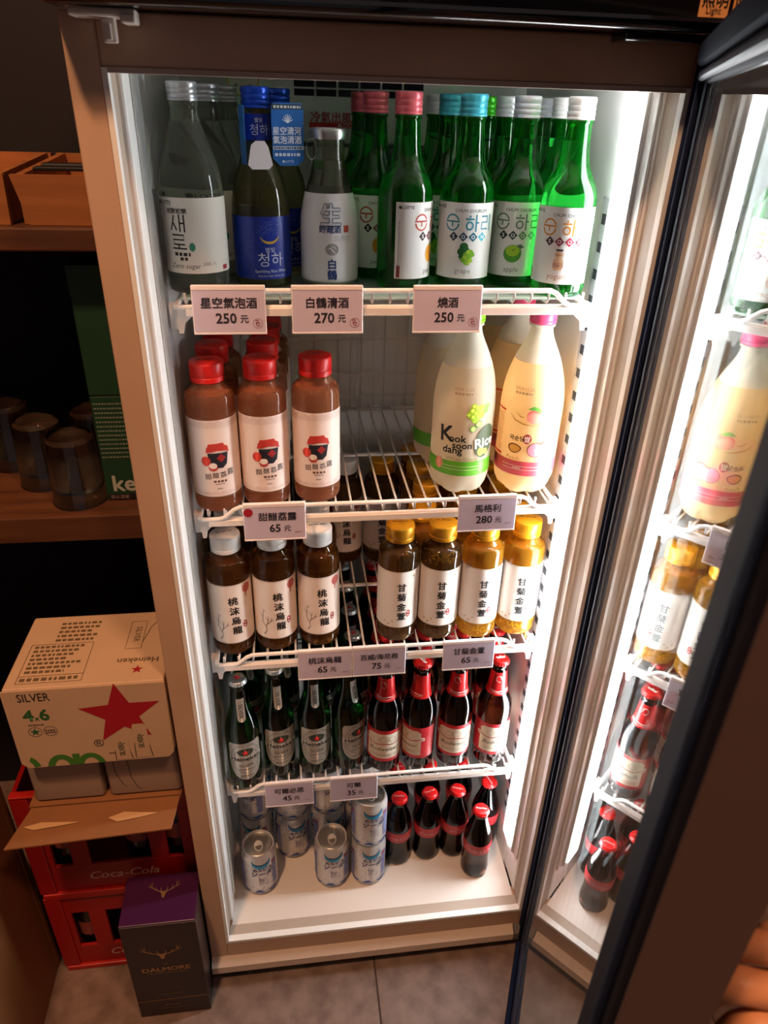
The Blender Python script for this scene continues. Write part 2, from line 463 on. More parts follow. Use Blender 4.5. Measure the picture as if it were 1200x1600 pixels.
# header with its control stickers
hd = mk('header_panel', box(-0.308, 0.308, -0.046, -0.0005, 1.3765, 1.50, 0.006, 3), BLACK, fridge, 35)
mk('header_trim', box(-0.306, 0.306, -0.049, -0.0465, 1.3835, 1.3865), mat('header_gloss', '#15161d', 0.08, coat=1.0), hd)
mk('header_lip', box(0.185, 0.292, -0.034, -0.001, 1.3690, 1.3760, 0.002), BLACK, hd)
for x, zh, en in ((0.2560, '照明', 'Light'), (0.2870, '防霧', 'Defog')):
    st = mk('control_sticker', box(x - 0.0135, x + 0.0135, -0.0470, -0.0462, 1.3872, 1.4150), mat('sticker_gold', '#c08a55', 0.45), hd)
    decal('sticker_lettering', [text(zh, 0.0125, x, 1.4000, 0.012), text(en, 0.0072, x, 1.3915, 0.005)], ink('#17130f'), st, on_plane((0, -0.0470, 0), (1, 0, 0), (0, 0, 1)))
# white catch under the header
lt = mk('door_catch', join(box(-0.290, -0.236, -0.028, -0.004, 1.3695, 1.3760, 0.002), box(-0.248, -0.236, -0.032, -0.006, 1.3655, 1.3720, 0.0015), shift(box(-0.0055, 0.0055, -0.020, -0.010, 1.352, 1.370, 0.0015), -0.260)), mat('catch_white', '#d8cdc2', 0.4), fridge)
mk('catch_pin', box(-0.2625, -0.2575, -0.0245, -0.0195, 1.3535, 1.366, 0.001), mat('catch_white'), lt)

# door, swung open on the hinge side
door = bpy.data.objects.new('door', None); COL.objects.link(door); door.parent = fridge
door.location = (0.2881, 0.0, 0.0); door.rotation_euler = (0, 0, math.radians(-114.187))
TE = 0.664
mk('hinge_stile', box(0.012, 0.050, -0.003, 0.030, -0.075, 1.385, 0.003), DARKFRAME, door)
mk('free_stile', box(0.607, TE, -0.003, 0.030, -0.075, 1.385, 0.003), mat('free_stile_face', '#1c1c28', 0.7, spec=0.1), door)
mk('edge_cladding', box(TE + 0.0003, TE + 0.003, -0.001, 0.034, -0.075, 1.385, 0.001), mat('brown_edge', '#5d4844', 0.45, noise=0.1, scale=9), door)
mk('top_rail', box(0.050, 0.607, -0.003, 0.030, 1.338, 1.385, 0.003), DARKFRAME, door)
mk('bottom_rail', box(0.050, 0.607, -0.003, 0.030, -0.075, -0.030, 0.003), DARKFRAME, door)
gk = mk('gasket', join(box(0.016, 0.030, -0.009, -0.0032, -0.065, 1.372, 0.003), box(0.640, 0.652, -0.0050, -0.0032, -0.065, 1.372, 0.0008),
                  box(0.036, 0.640, -0.014, -0.0032, 1.352, 1.372, 0.004), box(0.036, 0.640, -0.012, -0.0032, -0.065, -0.050, 0.004)), RUBBER, door, 40)
mk('gasket_bead', box(0.040, 0.640, -0.0105, -0.0035, 1.340, 1.349, 0.003), mat('gasket_grey', '#5a6070', 0.4), door)
mk('pane', box(0.0505, 0.6065, 0.0, 0.004, -0.0295, 1.3375), FOG, door)
mk('pane', box(0.0505, 0.6065, 0.014, 0.018, -0.0295, 1.3375), PANE, door)
SP = mat('spacer_alu', '#c7c2c4', 0.35, metal=0.3)
for a in ((0.0505, 0.058, 0.0042, 0.0138, -0.0295, 1.3375), (0.597, 0.6065, 0.0042, 0.0138, -0.0295, 1.3375), (0.058, 0.597, 0.0042, 0.0138, 1.330, 1.3375), (0.058, 0.597, 0.0042, 0.0138, -0.0295, -0.022)):
    mk('spacer', box(*a), SP, door)
mk('handle', join(box(0.572, 0.598, 0.0302, 0.046, 0.86, 0.885, 0.003), box(0.572, 0.598, 0.0302, 0.046, 1.055, 1.08, 0.003), box(0.572, 0.598, 0.046, 0.064, 0.84, 1.10, 0.005)), mat('handle_black', '#0d0c0e', 0.4), door)

# ---------------------------------------------------------------- wire shelves
SHELF_Z = {1: 1.104, 2: 0.822, 3: 0.566, 4: 0.280}
DECK = {1: 1.115, 2: 0.830, 3: 0.574, 4: 0.288, 5: 0.0}
def wire_shelf(k, label):
    z = SHELF_Z[k]
    t = thing('wire_shelf', label, 'shelf', (0, 0, z), 0, 'wire shelves in the fridge')
    X = 0.249
    mk('frame', tube([(-X, 0.106, 0), (-X, 0.096, 0), (-X + 0.006, 0.092, 0), (X - 0.006, 0.092, 0), (X, 0.096, 0), (X, 0.106, 0), (X, 0.478, 0), (X - 0.006, 0.484, 0), (-X + 0.006, 0.484, 0), (-X, 0.478, 0)], 0.0034, 8, True), WIRE, t, 60)
    mk('front_band', box(-X + 0.012, X - 0.012, 0.0865, 0.0885, -0.0085, 0.0005, 0.0005, 1), WIRE, t)
    mk('front_rail', tube([(-X + 0.004, 0.0895, 0.001), (-0.222, 0.0885, 0.002), (-0.214, 0.087, 0.006), (-0.202, 0.0865, 0.017), (-0.194, 0.0865, 0.0205), (0.194, 0.0865, 0.0205), (0.202, 0.0865, 0.017), (0.214, 0.087, 0.006), (0.222, 0.0885, 0.002), (X - 0.004, 0.0895, 0.001)], 0.0031, 8), WIRE, t, 60)
    for y in (0.281, 0.47):
        mk('cross_bar', box(-X, X, y - 0.0035, y + 0.0035, -0.001, 0.0025, 0.0008, 1), WIRE, t)
    w0 = None; n = 23
    for i in range(n):
        x = -0.2365 + i * 0.0215
        if w0 is None:
            w0 = mk('wire', tube([(0, 0.0885, 0.0175), (0, 0.089, 0.009), (0, 0.094, 0.0052), (0, 0.484, 0.0052)], 0.0016, 6), WIRE, t, 60); w = w0
        else:
            w = w0.copy(); COL.objects.link(w)
        w.location = (x, 0, 0)
    for s in (-1, 1):
        mk('corner_bracket', join(prism([(s * 0.2495, -0.004), (s * 0.224, -0.004), (s * 0.240, -0.018), (s * 0.2425, -0.030), (s * 0.2475, -0.030), (s * 0.2495, -0.012)], 0.094, 0.0965, 'y'), box(min(s * 0.2495, s * 0.2585), max(s * 0.2495, s * 0.2585), 0.1095, 0.121, -0.03, 0.0)), WIRE, t)
    return t
sh1 = wire_shelf(1, 'topmost white wire shelf, carrying the green glass bottles')
sh2 = wire_shelf(2, 'white wire shelf under the red-capped bottles, half empty')
sh3 = wire_shelf(3, 'white wire shelf under the white-capped and gold-capped tea bottles')
sh4 = wire_shelf(4, 'lowest white wire shelf, carrying the beer bottles')
mk('shelf_plate', box(-0.243, 0.243, 0.098, 0.478, 0.0071, 0.0100, 0.0008, 1), mat('pale_green_plate', '#bcd0c6', 0.25, trans=0.35), sh1)
for z in (0.023, 0.066, 0.130):
    mk('back_guard_wire', tube([(-0.245, 0.487, z), (0.245, 0.487, z)], 0.0016, 6), WIRE, sh2, 60)
for x in (-0.245, -0.12, 0.0, 0.12, 0.245):
    mk('back_guard_post', tube([(x, 0.4895, 0.0), (x, 0.4895, 0.131)], 0.0014, 6), WIRE, sh2, 60)

# ---------------------------------------------------------------- price tags
TAGW = mat('tag_holder', '#f1e7e6', 0.3)
CARD = mat('lavender_card', '#cbc2d8', 0.35)
INKD = ink('#2b2530')
def price_tag(k, xc, words, price, label, dot=False, tilt=0.0):
    t = thing('price_tag', label, 'price tag', (xc, 0.0790, SHELF_Z[k] + 0.001), 0, 'price tags clipped to the shelves')
    t.rotation_euler = (math.radians(-4), tilt, 0)
    mk('holder', join(box(-0.0413, 0.0413, -0.0012, 0.0012, -0.0272, 0.0262, 0.0005, 1), box(-0.0413, 0.0413, -0.0022, 0.0040, 0.0215, 0.0272, 0.0008, 1), box(-0.0413, 0.0413, -0.0024, 0.0, -0.0275, -0.0255, 0.0004, 1)), TAGW, t)
    c = mk('card', box(-0.0400, 0.0400, -0.0019, -0.0013, -0.0252, 0.0212), CARD, t)
    pl = on_plane((0, -0.0019, 0), (1, 0, 0), (0, 0, 1))
    size = 0.0128 if len(words) <= 5 else 0.0112
    dx = 0.004 if dot else 0.0
    decal('lettering', [text(words, size, dx, 0.0080, 0.024), text(price, 0.0158, -0.004 + dx, -0.0092, 0.024), text('元', 0.0098, 0.0165 + dx if len(price) == 3 else 0.0125 + dx, -0.0102, 0.02)], INKD, c, pl)
    decal('stamp', [ring(0.0315, -0.0150, 0.0056, 0.0056, 0.0004), stroke([(0.0285, -0.0120), (0.0315, -0.0112), (0.0325, -0.0135)], 0.0009), stroke([(0.0290, -0.0155), (0.0318, -0.0142), (0.0345, -0.0150)], 0.0009), stroke([(0.0305, -0.0185), (0.0325, -0.0165), (0.0340, -0.0185)], 0.0009), stroke([(0.0298, -0.0128), (0.0300, -0.0175)], 0.0008)] if k < 2 else [stroke([(0.0265, -0.0170), (0.0285, -0.0150), (0.0300, -0.0175)], 0.0008), stroke([(0.0310, -0.0155), (0.0330, -0.0165), (0.0350, -0.0150)], 0.0008)], ink('#8e2f38'), c, pl)
    if dot: decal('dot_sticker', [ell(-0.0345, 0.0150, 0.0062)], ink('#a3202c'), c, on_plane((0, -0.0019, 0), (1, 0, 0), (0, 0, 1), 0.0006))
    return t
price_tag(1, -0.187, '星空氣泡酒', '250', 'price tag reading 星空氣泡酒 250元 under the blue bottle')
price_tag(1, -0.075, '白鶴清酒', '270', 'price tag reading 白鶴清酒 270元 under the frosted white bottle')
price_tag(1, 0.067, '燒酒', '250', 'price tag reading 燒酒 250元 under the green bottles')
price_tag(2, -0.149, '甜醋荔露', '65', 'price tag reading 甜醋荔露 65元 with a red dot sticker', dot=True)
price_tag(2, 0.144, '馬格利', '280', 'price tag reading 馬格利 280元 under the cloudy rice drinks')
price_tag(3, -0.0850, '桃沫烏龍', '65', 'price tag reading 桃沫烏龍 65元 under the white-capped teas')
price_tag(3, -0.0015, '百威/海尼根', '75', 'price tag reading 百威/海尼根 75元 above the beers')
price_tag(3, 0.140, '甘菊金萱', '65', 'price tag reading 甘菊金萱 65元 under the gold-capped teas')
price_tag(4, -0.150, '可爾必思', '45', 'price tag reading 可爾必思 45元 above the cans')
price_tag(4, -0.039, '可樂', '35', 'price tag reading 可樂 35元 above the tall can stack')

# ---------------------------------------------------------------- drinks
CAMX, CAMY = -0.1218, -0.7591
def facing(x, y): return -math.degrees(math.atan2(x - CAMX, y - CAMY))
def screw_cap(r, z0, z1, m, parent, name='cap'):
    h = z1 - z0; p = [(r * 0.93, z0), (r * 0.99, z0), (r * 0.99, z0 + h * 0.10), (r * 0.95, z0 + h * 0.13), (r * 0.99, z0 + h * 0.17), (r * 0.99, z0 + h * 0.33), (r * 0.94, z0 + h * 0.38), (r * 0.98, z0 + h * 0.44), (r * 0.985, z0 + h * 0.58), (r * 0.94, z0 + h * 0.64), (r * 0.985, z0 + h * 0.70), (r, z0 + h * 0.90), (r * 0.97, z0 + h * 0.97), (r * 0.90, z1), (0, z1)]
    return mk(name, lathe(p, 32), m, parent, 50)
def pet_cap(r, z0, z1, m, parent, ribs=True):
    h = z1 - z0
    p = [(r * 0.94, z0), (r, z0 + 0.001), (r, z0 + h * 0.26), (r * 0.965, z0 + h * 0.29), (r, z0 + h * 0.33), (r, z1 - 0.003), (r * 0.985, z1 - 0.001), (r * 0.93, z1), (0, z1)]
    md = (lambda a, rr, z: rr * (1 + (0.008 * math.cos(40 * a) if rr > r * 0.99 and z > z0 + h * 0.3 else 0))) if ribs else None
    c = mk('cap', lathe(p, 48), m, parent, 45)
    return c
def crown_cap(r, z, m, parent, top=None, txt=None):
    n = 63
    def md(a, rr, zz): return rr * (1 + (0.05 * math.cos(21 * a) if rr > r * 0.97 else 0))
    p = [(r * 0.90, z - 0.0012), (r * 1.08, z - 0.0010), (r * 1.03, z + 0.0012), (r * 0.97, z + 0.0035), (r * 0.90, z + 0.0050), (r * 0.80, z + 0.0057), (0, z + 0.0060)]
    return mk('crown_cap', lathe(p, n, md), m, parent, 60)
def vessel(parent, outer, level, m, name='glass', wall=0.0025, n=36, mod=None):
    """bottle full of drink up to level; hollow neck above it"""
    top = outer[-1][1]; rf = profile_r(outer)
    inner = [(max(rf(z) - wall, 0.002), z) for z in (top, (top + level) / 2, level + 0.0005)]
    prof = list(outer) + inner + [(0, level)]
    return mk(name, lathe(prof, n, mod), m, parent, 55)
def smoothp(pts, k=3):
    """Catmull-Rom through (r, z)"""
    out = []
    for i in range(len(pts) - 1):
        p0, p1, p2, p3 = pts[max(i - 1, 0)], pts[i], pts[i + 1], pts[min(i + 2, len(pts) - 1)]
        for j in range(k):
            t = j / k
            out.append(tuple(0.5 * (2 * p1[d] + (p2[d] - p0[d]) * t + (2 * p0[d] - 5 * p1[d] + 4 * p2[d] - p3[d]) * t * t + (3 * p1[d] - p0[d] - 3 * p2[d] + p3[d]) * t ** 3) for d in (0, 1)))
    return out + [pts[-1]]
PAPER = mat('white_label_paper', '#f1efec', 0.5)

# --- green fruit soju
SOJU = [(0, 0.004), (0.022, 0.0015), (0.028, 0.0), (0.0315, 0.002), (0.033, 0.007), (0.033, 0.104)] + smoothp([(0.033, 0.104), (0.0322, 0.113), (0.0285, 0.124), (0.0225, 0.135), (0.0180, 0.146), (0.0158, 0.158), (0.0146, 0.172), (0.0138, 0.185)])[1:] + [(0.0152, 0.1865), (0.0152, 0.1895), (0.0136, 0.191), (0.0134, 0.207)]
GREEN = liquid('green_soju_glass', '#25b53c', ior=1.40, milk=0.16, milk_color='#0f8a26')
def soju(cap, hue, diamonds, kind, word, label):
    t = thing('soju_bottle', label, 'bottle', group='green soju bottles on the top shelf')
    vessel(t, SOJU, 0.168, GREEN)
    screw_cap(0.0158, 0.190, 0.2125, mat('cap_' + cap.strip('#'), cap, 0.32, metal=0.25), t)
    R = profile_r(SOJU); f1 = on_round(R, e=0.0006); f2 = on_round(R, e=0.0009)
    lb = wrap('label', R, 0.092, 0.015, 0.101, PAPER, t)
    decal('lettering', [text('●LOTTE', 0.0048, -0.0335, 0.0955, 0.01), text('CHUM CHURUM', 0.0052, 0.008, 0.0925, 0.005)], ink('#3c3c40'), lb, f1)
    # big brand word drawn in strokes
    x = -0.014; zc = 0.0790; r = 0.0088; w = 0.0017
    s = [ring(x, zc, r, r * 1.08, w, 28, 0.30, PI - 0.30), ring(x, zc, r, r * 1.08, w, 28, PI + 0.12, 2 * PI - 0.12), stroke([(x - r, zc + 0.0012), (x + r, zc + 0.0012)], w), stroke([(x, zc + 0.001), (x, zc - 0.0045)], w)]
    x = 0.0070
    s += [ring(x, zc - 0.0030, 0.0046, 0.0050, w), stroke([(x - 0.0052, zc + 0.0045), (x + 0.0052, zc + 0.0045)], w), stroke([(x, zc + 0.0085), (x, zc + 0.0060)], w), stroke([(x + 0.0078, zc + 0.0095), (x + 0.0078, zc - 0.0095)], w), stroke([(x + 0.0078, zc + 0.0005), (x + 0.0112, zc + 0.0005)], w)]
    x = 0.0265
    s += [stroke([(x - 0.005, zc + 0.0075), (x + 0.0035, zc + 0.0075), (x + 0.0035, zc + 0.001), (x - 0.0045, zc + 0.001), (x - 0.0045, zc - 0.0065), (x + 0.0045, zc - 0.0065)], w), stroke([(x + 0.0085, zc + 0.0095), (x + 0.0085, zc - 0.0095)], w)]
    decal('brand_strokes', s, ink(hue), lb, f1)
    for i, (ch, col) in enumerate(zip('SOON', diamonds)):
        dx = -0.0115 + i * 0.0118; d = 0.0055
        decal('diamond', [fan([(dx - d, 0.0635), (dx, 0.0635 - d), (dx + d, 0.0635), (dx, 0.0635 + d)])], ink(col), lb, f1)
        decal('diamond_letter', [text(ch, 0.0062, dx, 0.0635, 0.02)], ink('#ffffff'), lb, f2)
    if kind == 'grape':
        rnd = random.Random(5)
        for col, pts in (('#1f6a33', [(-0.002, 0.0520, 0.0052), (-0.0055, 0.0465, 0.0042), (0.0015, 0.0475, 0.004), (-0.0045, 0.0410, 0.0034)]), ('#79b62a', [(0.001, 0.0430, 0.0036), (0.0060, 0.0455, 0.0038), (-0.002, 0.0375, 0.0034), (0.0045, 0.0405, 0.0036), (0.0015, 0.0345, 0.0032), (0.0085, 0.0435, 0.003)]), ('#a6cf3a', [(0.0035, 0.0465, 0.0026), (-0.0005, 0.0405, 0.0024), (0.0065, 0.0365, 0.0027), (0.0035, 0.0330, 0.0022)])):
            decal('grape_print', [ell(a + 0.004, b, q, n=14) for a, b, q in pts], ink(col), lb, on_round(R, e=0.0006 + 0.0003 * ('#1f6a33', '#79b62a', '#a6cf3a').index(col)))
    elif kind == 'apple':
        decal('apple_print', [ell(0.002, 0.0420, 0.0110, 0.0105)], ink('#4f9e2c'), lb, f1)
        decal('apple_print', [ell(0.002, 0.0455, 0.0085, 0.0065)], ink('#a2cf2f'), lb, f2)
        decal('apple_leaf', [fan([(0.006, 0.0520), (0.011, 0.0535), (0.016, 0.0500), (0.011, 0.0480)])], ink('#5d7a68'), lb, on_round(R, e=0.0012))
        decal('apple_stem', [stroke([(0.001, 0.0475), (0.0025, 0.0455), (0.0045, 0.048)], 0.0008)], ink('#28401d'), lb, on_round(R, e=0.0012))
    elif kind == 'yogurt':
        b = [(-0.0045, 0.031), (0.0045, 0.031), (0.006, 0.036), (0.006, 0.0425), (0.0038, 0.0445), (0.0038, 0.0465), (0.0052, 0.0480), (0.0052, 0.0500), (0.0030, 0.0525), (-0.0030, 0.0525), (-0.0052, 0.0500), (-0.0052, 0.0480), (-0.0038, 0.0465), (-0.0038, 0.0445), (-0.006, 0.0425), (-0.006, 0.036)]
        decal('drink_print', [fan([(a + 0.002, c) for a, c in b])], ink('#ecc9a4'), lb, f1)
        decal('drink_print_cap', [rect(-0.002, 0.006, 0.0530, 0.0552)], ink('#3a3436'), lb, f1)
        decal('drink_print_lettering', [text('Yogurt', 0.0036, 0.002, 0.0370, 0.02), text('yogurt', 0.0026, 0.002, 0.0485, 0.01)] + frame2d(-0.0035, 0.0075, 0.0345, 0.0395, 0.0004), ink('#a4372e'), lb, f2)
    else:
        decal('orange_print', [ell(0.003, 0.0430, 0.0085, 0.0105)], ink('#e69a1f'), lb, f1)
        decal('orange_leaf', [fan([(0.001, 0.0535), (0.008, 0.0560), (0.006, 0.0525)])], ink('#4d8f31'), lb, f2)
    decal('flavour_lettering', [text(word, 0.0088, 0.002, 0.0225, 0.0)], ink('#8c8f8c' if kind != 'yogurt' else '#b98a62'), lb, f1)
    decal('small_print', lines2d(-0.0415, 0.030, 0.080, 26, 0.0022, 0.0010), ink('#9a9a9a'), lb, f1)
    decal('warning_mark', [rect(-0.0435, -0.0395, 0.0165, 0.0305)], ink('#8e3b35'), lb, f1)
    return t
PINK, TEAL, WCAP, LIME = '#d2606a', '#3fa9bc', '#dcdce4', '#3fbf1f'
s_pink = soju(PINK, '#c9533f', ('#3a1f24', '#7c2430', '#c8453f', '#e08a3a'), 'orange', 'peach', '-')
s_grape = soju(TEAL, '#1d8ba0', ('#1c3c50', '#1f4f63', '#1d6a80', '#42c3d6'), 'grape', 'grape', '-')
s_apple = soju(WCAP, '#6d8a72', ('#2c4340', '#33504a', '#5f9a5a', '#9aa9a0'), 'apple', 'apple', '-')
s_yog = soju('#e4e2e0', '#d98a2b', ('#4a2433', '#8e2138', '#c2334a', '#5a2030'), 'yogurt', 'yogurt', '-')
z = DECK[1]
def pf(p, x, y, zz, label, extra=0.0, group=None): return place(p, x, y, zz, facing(x, y) + extra, label, group)
pf(s_pink, 0.024, 0.158, z, 'pink-capped green soju bottle in front, its label turned aside', 62)
pf(s_pink, -0.006, 0.224, z, 'pink-capped green soju bottle just behind the frosted white bottle', 8)
pf(s_pink, -0.014, 0.300, z, 'rearmost of the three pink-capped green soju bottles', 20)
pf(s_grape, 0.100, 0.160, z, 'green soju bottle with turquoise cap and a grape label in front', -2)
pf(s_grape, 0.090, 0.236, z, 'green soju bottle with turquoise cap, behind the grape-labelled one', -30)
pf(s_apple, 0.1680, 0.175, z, 'green soju bottle with white cap and a green apple label', -2)
pf(s_apple, 0.1650, 0.246, z, 'white-capped green soju bottle right behind the apple-labelled one', 25)
pf(s_yog, 0.2160, 0.1270, z, 'green soju bottle with white cap and a yogurt label', -7)
pf(s_yog, 0.2270, 0.211, z, 'white-capped green soju bottle right behind the yogurt-labelled one', 20)
pf(s_apple, 0.088, 0.312, z, 'small-looking white-capped green soju bottle behind the turquoise-capped pair', 60)
pf(s_apple, 0.2280, 0.304, z, 'white-capped green soju bottle deepest in the corner by the light', -40)
s_lime = soju(LIME, '#4d9a3a', ('#23472a', '#2f6a35', '#4d9a3a', '#8cc46a'), 'apple', 'apple', '-')
pf(s_lime, 0.1580, 0.3180, z, 'bright-green-capped soju bottle hidden behind the white caps', 40)

# --- clear zero sugar soju
CLR = [(0, 0.004), (0.024, 0.0015), (0.031, 0.0), (0.0345, 0.002), (0.0358, 0.007), (0.0358, 0.100)] + smoothp([(0.0358, 0.100), (0.0352, 0.113), (0.0325, 0.130), (0.0275, 0.147), (0.0215, 0.162), (0.0172, 0.174), (0.0150, 0.184), (0.0140, 0.190)])[1:] + [(0.0160, 0.192), (0.0160, 0.1955), (0.0140, 0.197), (0.0135, 0.210)]
t = thing('clear_soju_bottle', '-', 'bottle', group='clear soju bottles on the top shelf')
vessel(t, CLR, 0.176, liquid('clear_soju_glass', '#e2ebe2', rough=0.05, ior=1.33, milk=0.20, milk_color='#a9b09c'))
screw_cap(0.0165, 0.1965, 0.2145, mat('cap_silver', '#c3c8cb', 0.3, metal=0.7), t)
R = profile_r(CLR); f1 = on_round(R, e=0.0006)
lb = wrap('label', R, 0.112, 0.024, 0.104, mat('cream_label_paper', '#ece7dc', 0.5), t)
decal('lettering', [text('●LOTTE', 0.0058, -0.038, 0.0985, 0.012), text('初飲初樂', 0.0062, -0.0215, 0.0905, 0.015), ] + mark(-0.0185, 0.0450, 0.019, 0.0036) + mark(-0.0165, 0.0400, 0.010, 0.0034), ink('#26241f'), lb, f1)
w = 0.0017; x = -0.0215
sae = [stroke([(x - 0.0035, 0.0860), (x - 0.0055, 0.0780), (x - 0.0085, 0.0700)], w), stroke([(x - 0.0048, 0.0780), (x - 0.0010, 0.0705)], w), stroke([(x + 0.0030, 0.0870), (x + 0.0030, 0.0690)], w), stroke([(x + 0.0082, 0.0870), (x + 0.0082, 0.0685)], w), stroke([(x + 0.0030, 0.0780), (x + 0.0082, 0.0780)], w)]
y0 = 0.0595
sae += [stroke([(x - 0.0075, y0 + 0.0060), (x + 0.0065, y0 + 0.0060), (x + 0.0065, y0 + 0.0010), (x - 0.0065, y0 + 0.0010), (x - 0.0065, y0 - 0.0040), (x + 0.0072, y0 - 0.0040)], w), stroke([(x, y0 - 0.0040), (x, y0 - 0.0082)], w), stroke([(x - 0.0085, y0 - 0.0084), (x + 0.0090, y0 - 0.0084)], w)]
decal('brand_strokes', sae, ink('#1c1b19'), lb, f1)
decal('script_lettering', [text('Zero sugar', 0.0078, -0.0165, 0.0315, 0.0, shear=0.25), text('2025. 11.', 0.0045, 0.0120, 0.0345, 0.0)], ink('#5b554b'), lb, f1)
decal('seal', [ell(-0.0065, 0.0530, 0.0034, 0.0046)], ink('#3f9277'), lb, f1)
decal('warning_mark', [rect(0.0295, 0.0370, 0.0265, 0.0315)], ink('#b02b38'), lb, f1)
decal('small_print', lines2d(-0.0505, 0.028, 0.080, 30, 0.0040, 0.0010), ink('#8d877c'), lb, f1)
pf(t, -0.2240, 0.1430, z, 'clear soju bottle in front with silver cap and cream Korean label', 3)
pf(t, -0.2070, 0.2200, z, 'clear silver-capped bottle right behind the cream-labelled front one', 30)
pf(t, -0.1900, 0.2960, z, 'clear silver-capped bottle deepest behind the cream-labelled one', -20)

# --- blue sparkling rice wine
BLU = [(0, 0.004), (0.022, 0.0015), (0.029, 0.0), (0.0325, 0.002), (0.0340, 0.007), (0.0340, 0.088)] + smoothp([(0.0340, 0.088), (0.0325, 0.102), (0.0290, 0.117), (0.0240, 0.131), (0.0195, 0.144), (0.0165, 0.158), (0.0150, 0.174), (0.0142, 0.186)])[1:] + [(0.0155, 0.188), (0.0155, 0.191), (0.0138, 0.192), (0.0135, 0.206)]
NAVY = mat('navy_label', '#12309a', 0.4, noise=0.15, scale=80)
CAPB = mat('cap_cobalt', '#1747c0', 0.25, metal=0.45)
def blue_bottle(card):
    t = thing('rice_wine_bottle', '-', 'bottle', group='blue-capped rice wine bottles on the top shelf')
    vessel(t, BLU, 0.150, liquid('straw_wine_glass', '#c9c498', ior=1.36, milk=0.18, milk_color='#8f8a58'))
    screw_cap(0.0162, 0.1915, 0.2125, CAPB, t)
    R = profile_r(BLU); f1 = on_round(R, e=0.0006)
    lb = wrap('label', R, 0.118, 0.012, 0.082, NAVY, t)
    decal('lettering', [text('별빛', 0.0066, 0.0085, 0.0455, 0.005), text('청하', 0.0172, 0.0090, 0.0345, 0.006), text('Sparkling Rice Wine', 0.0048, 0.0090, 0.0210, 0.01), text('blended with white wine', 0.0034, 0.0100, 0.0160, 0.0)], ink('#cfd6e8'), lb, f1)
    pts = [(0.0085 + 0.0125 * math.cos(a), 0.0640 + 0.0105 * math.sin(a)) for a in [PI * 1.08 + PI * 0.84 * k / 14 for k in range(15)]] + [(0.0085 + 0.0125 * math.cos(a), 0.0655 + 0.0078 * math.sin(a)) for a in [PI * 1.92 - PI * 0.84 * k / 14 for k in range(15)]]
    decal('moon', [stroke([(0.0085 + 0.0120 * math.cos(a), 0.0640 + 0.0105 * math.sin(a)) for a in [PI * 1.10 + PI * 0.80 * k / 16 for k in range(17)]], [0.0003 + 0.0026 * math.sin(PI * k / 16) for k in range(17)])], ink('#c9a63a'), lb, f1)
    rnd = random.Random(2); st = []
    for k in range(210):
        a = rnd.uniform(-0.050, 0.050); b = rnd.uniform(0.014, 0.080)
        if rnd.random() < 0.55: a = 0.0085 + rnd.gauss(0, 0.006); b = 0.0690 + rnd.gauss(0, 0.0045)
        if b < 0.0805: st.append(rect(a - 0.00022, a + 0.00022, b - 0.00022, b + 0.00022))
    decal('star_print', st, ink('#9fb0dd'), lb, f1)
    decal('small_print', lines2d(-0.0440, 0.016, 0.076, 30, 0.0090, 0.0011), ink('#5b76c4'), lb, f1)
    nl = wrap('neck_label', R, 0.050, 0.160, 0.186, NAVY, t, nz=5)
    fn = on_round(R, e=0.0006); fn.vary = True
    decal('neck_lettering', [text('별빛', 0.0050, 0.0025, 0.1800, 0.004), text('청하', 0.0120, 0.0030, 0.1705, 0.006)], ink('#d5dcec'), nl, fn)
    if card:
        cd = bpy.data.objects.new('neck_card', None); COL.objects.link(cd); cd.parent = t
        cd.rotation_euler = (0, 0, math.radians(16)); cd.location = (0.0345, -0.0130, 0.166)
        out = [(-0.0185, -0.024), (-0.010, -0.0315), (0.010, -0.0315), (0.0185, -0.026), (0.0190, 0.026), (0.0165, 0.0315), (-0.0150, 0.0315), (-0.0185, 0.028)]
        mk('card_panel', prism(out, -0.0004, 0.0004, 'y'), mat('card_blue', '#2a6fc0', 0.35, noise=0.25, scale=60), cd)
        mk('card_back', box(-0.0510, -0.0500, -0.004, 0.016, -0.030, 0.028), mat('card_blue'), cd)
        mk('card_collar', join(box(-0.0505, -0.0185, -0.0060, -0.0052, -0.0300, -0.0240), box(-0.0505, -0.0185, -0.0060, -0.0052, 0.0240, 0.0300)) if False else prism([(-0.0500, -0.0300), (-0.0455, -0.0100), (-0.0400, -0.0060), (-0.0300, -0.0060), (-0.0260, -0.0120), (-0.0215, -0.0300), (-0.0260, -0.0345), (-0.0455, -0.0345)], -0.0085, -0.0079, 'y'), mat('card_white', '#dcd6da', 0.45), cd)
        pl = on_plane((0, -0.0004, 0), (1, 0, 0), (0, 0, 1))
        decal('card_lettering', [text('星空清河', 0.0085, -0.001, 0.0040, 0.02), text('氣泡清酒', 0.0085, -0.001, -0.0050, 0.02), text('●LOTTE', 0.0035, -0.001, -0.0270, 0.01)] + mark(-0.001, -0.0200, 0.030, 0.0030) + [stroke([(0.0, 0.0120), (0.0065 * math.cos(a), 0.0120 + 0.0085 * math.sin(a))], 0.0008) for a in [PI * k / 8 for k in range(1, 8)]], ink('#dfe8f2'), cd, pl)
        decal('card_band', [rect(-0.0180, 0.0185, -0.0150, -0.0115)], ink('#c9d4de'), cd, pl)
        decal('card_band_top', [rect(-0.0180, 0.0180, 0.0250, 0.0300)], ink('#28353c'), cd, pl)
        decal('card_band_lettering', mark(0.0, 0.0275, 0.032, 0.0026), ink('#d3d8d8'), cd, on_plane((0, -0.0004, 0), (1, 0, 0), (0, 0, 1), 0.0007))
        decal('card_band_lettering', mark(0.0, -0.0133, 0.034, 0.0018), ink('#27486c'), cd, on_plane((0, -0.0004, 0), (1, 0, 0), (0, 0, 1), 0.0007))
    return t
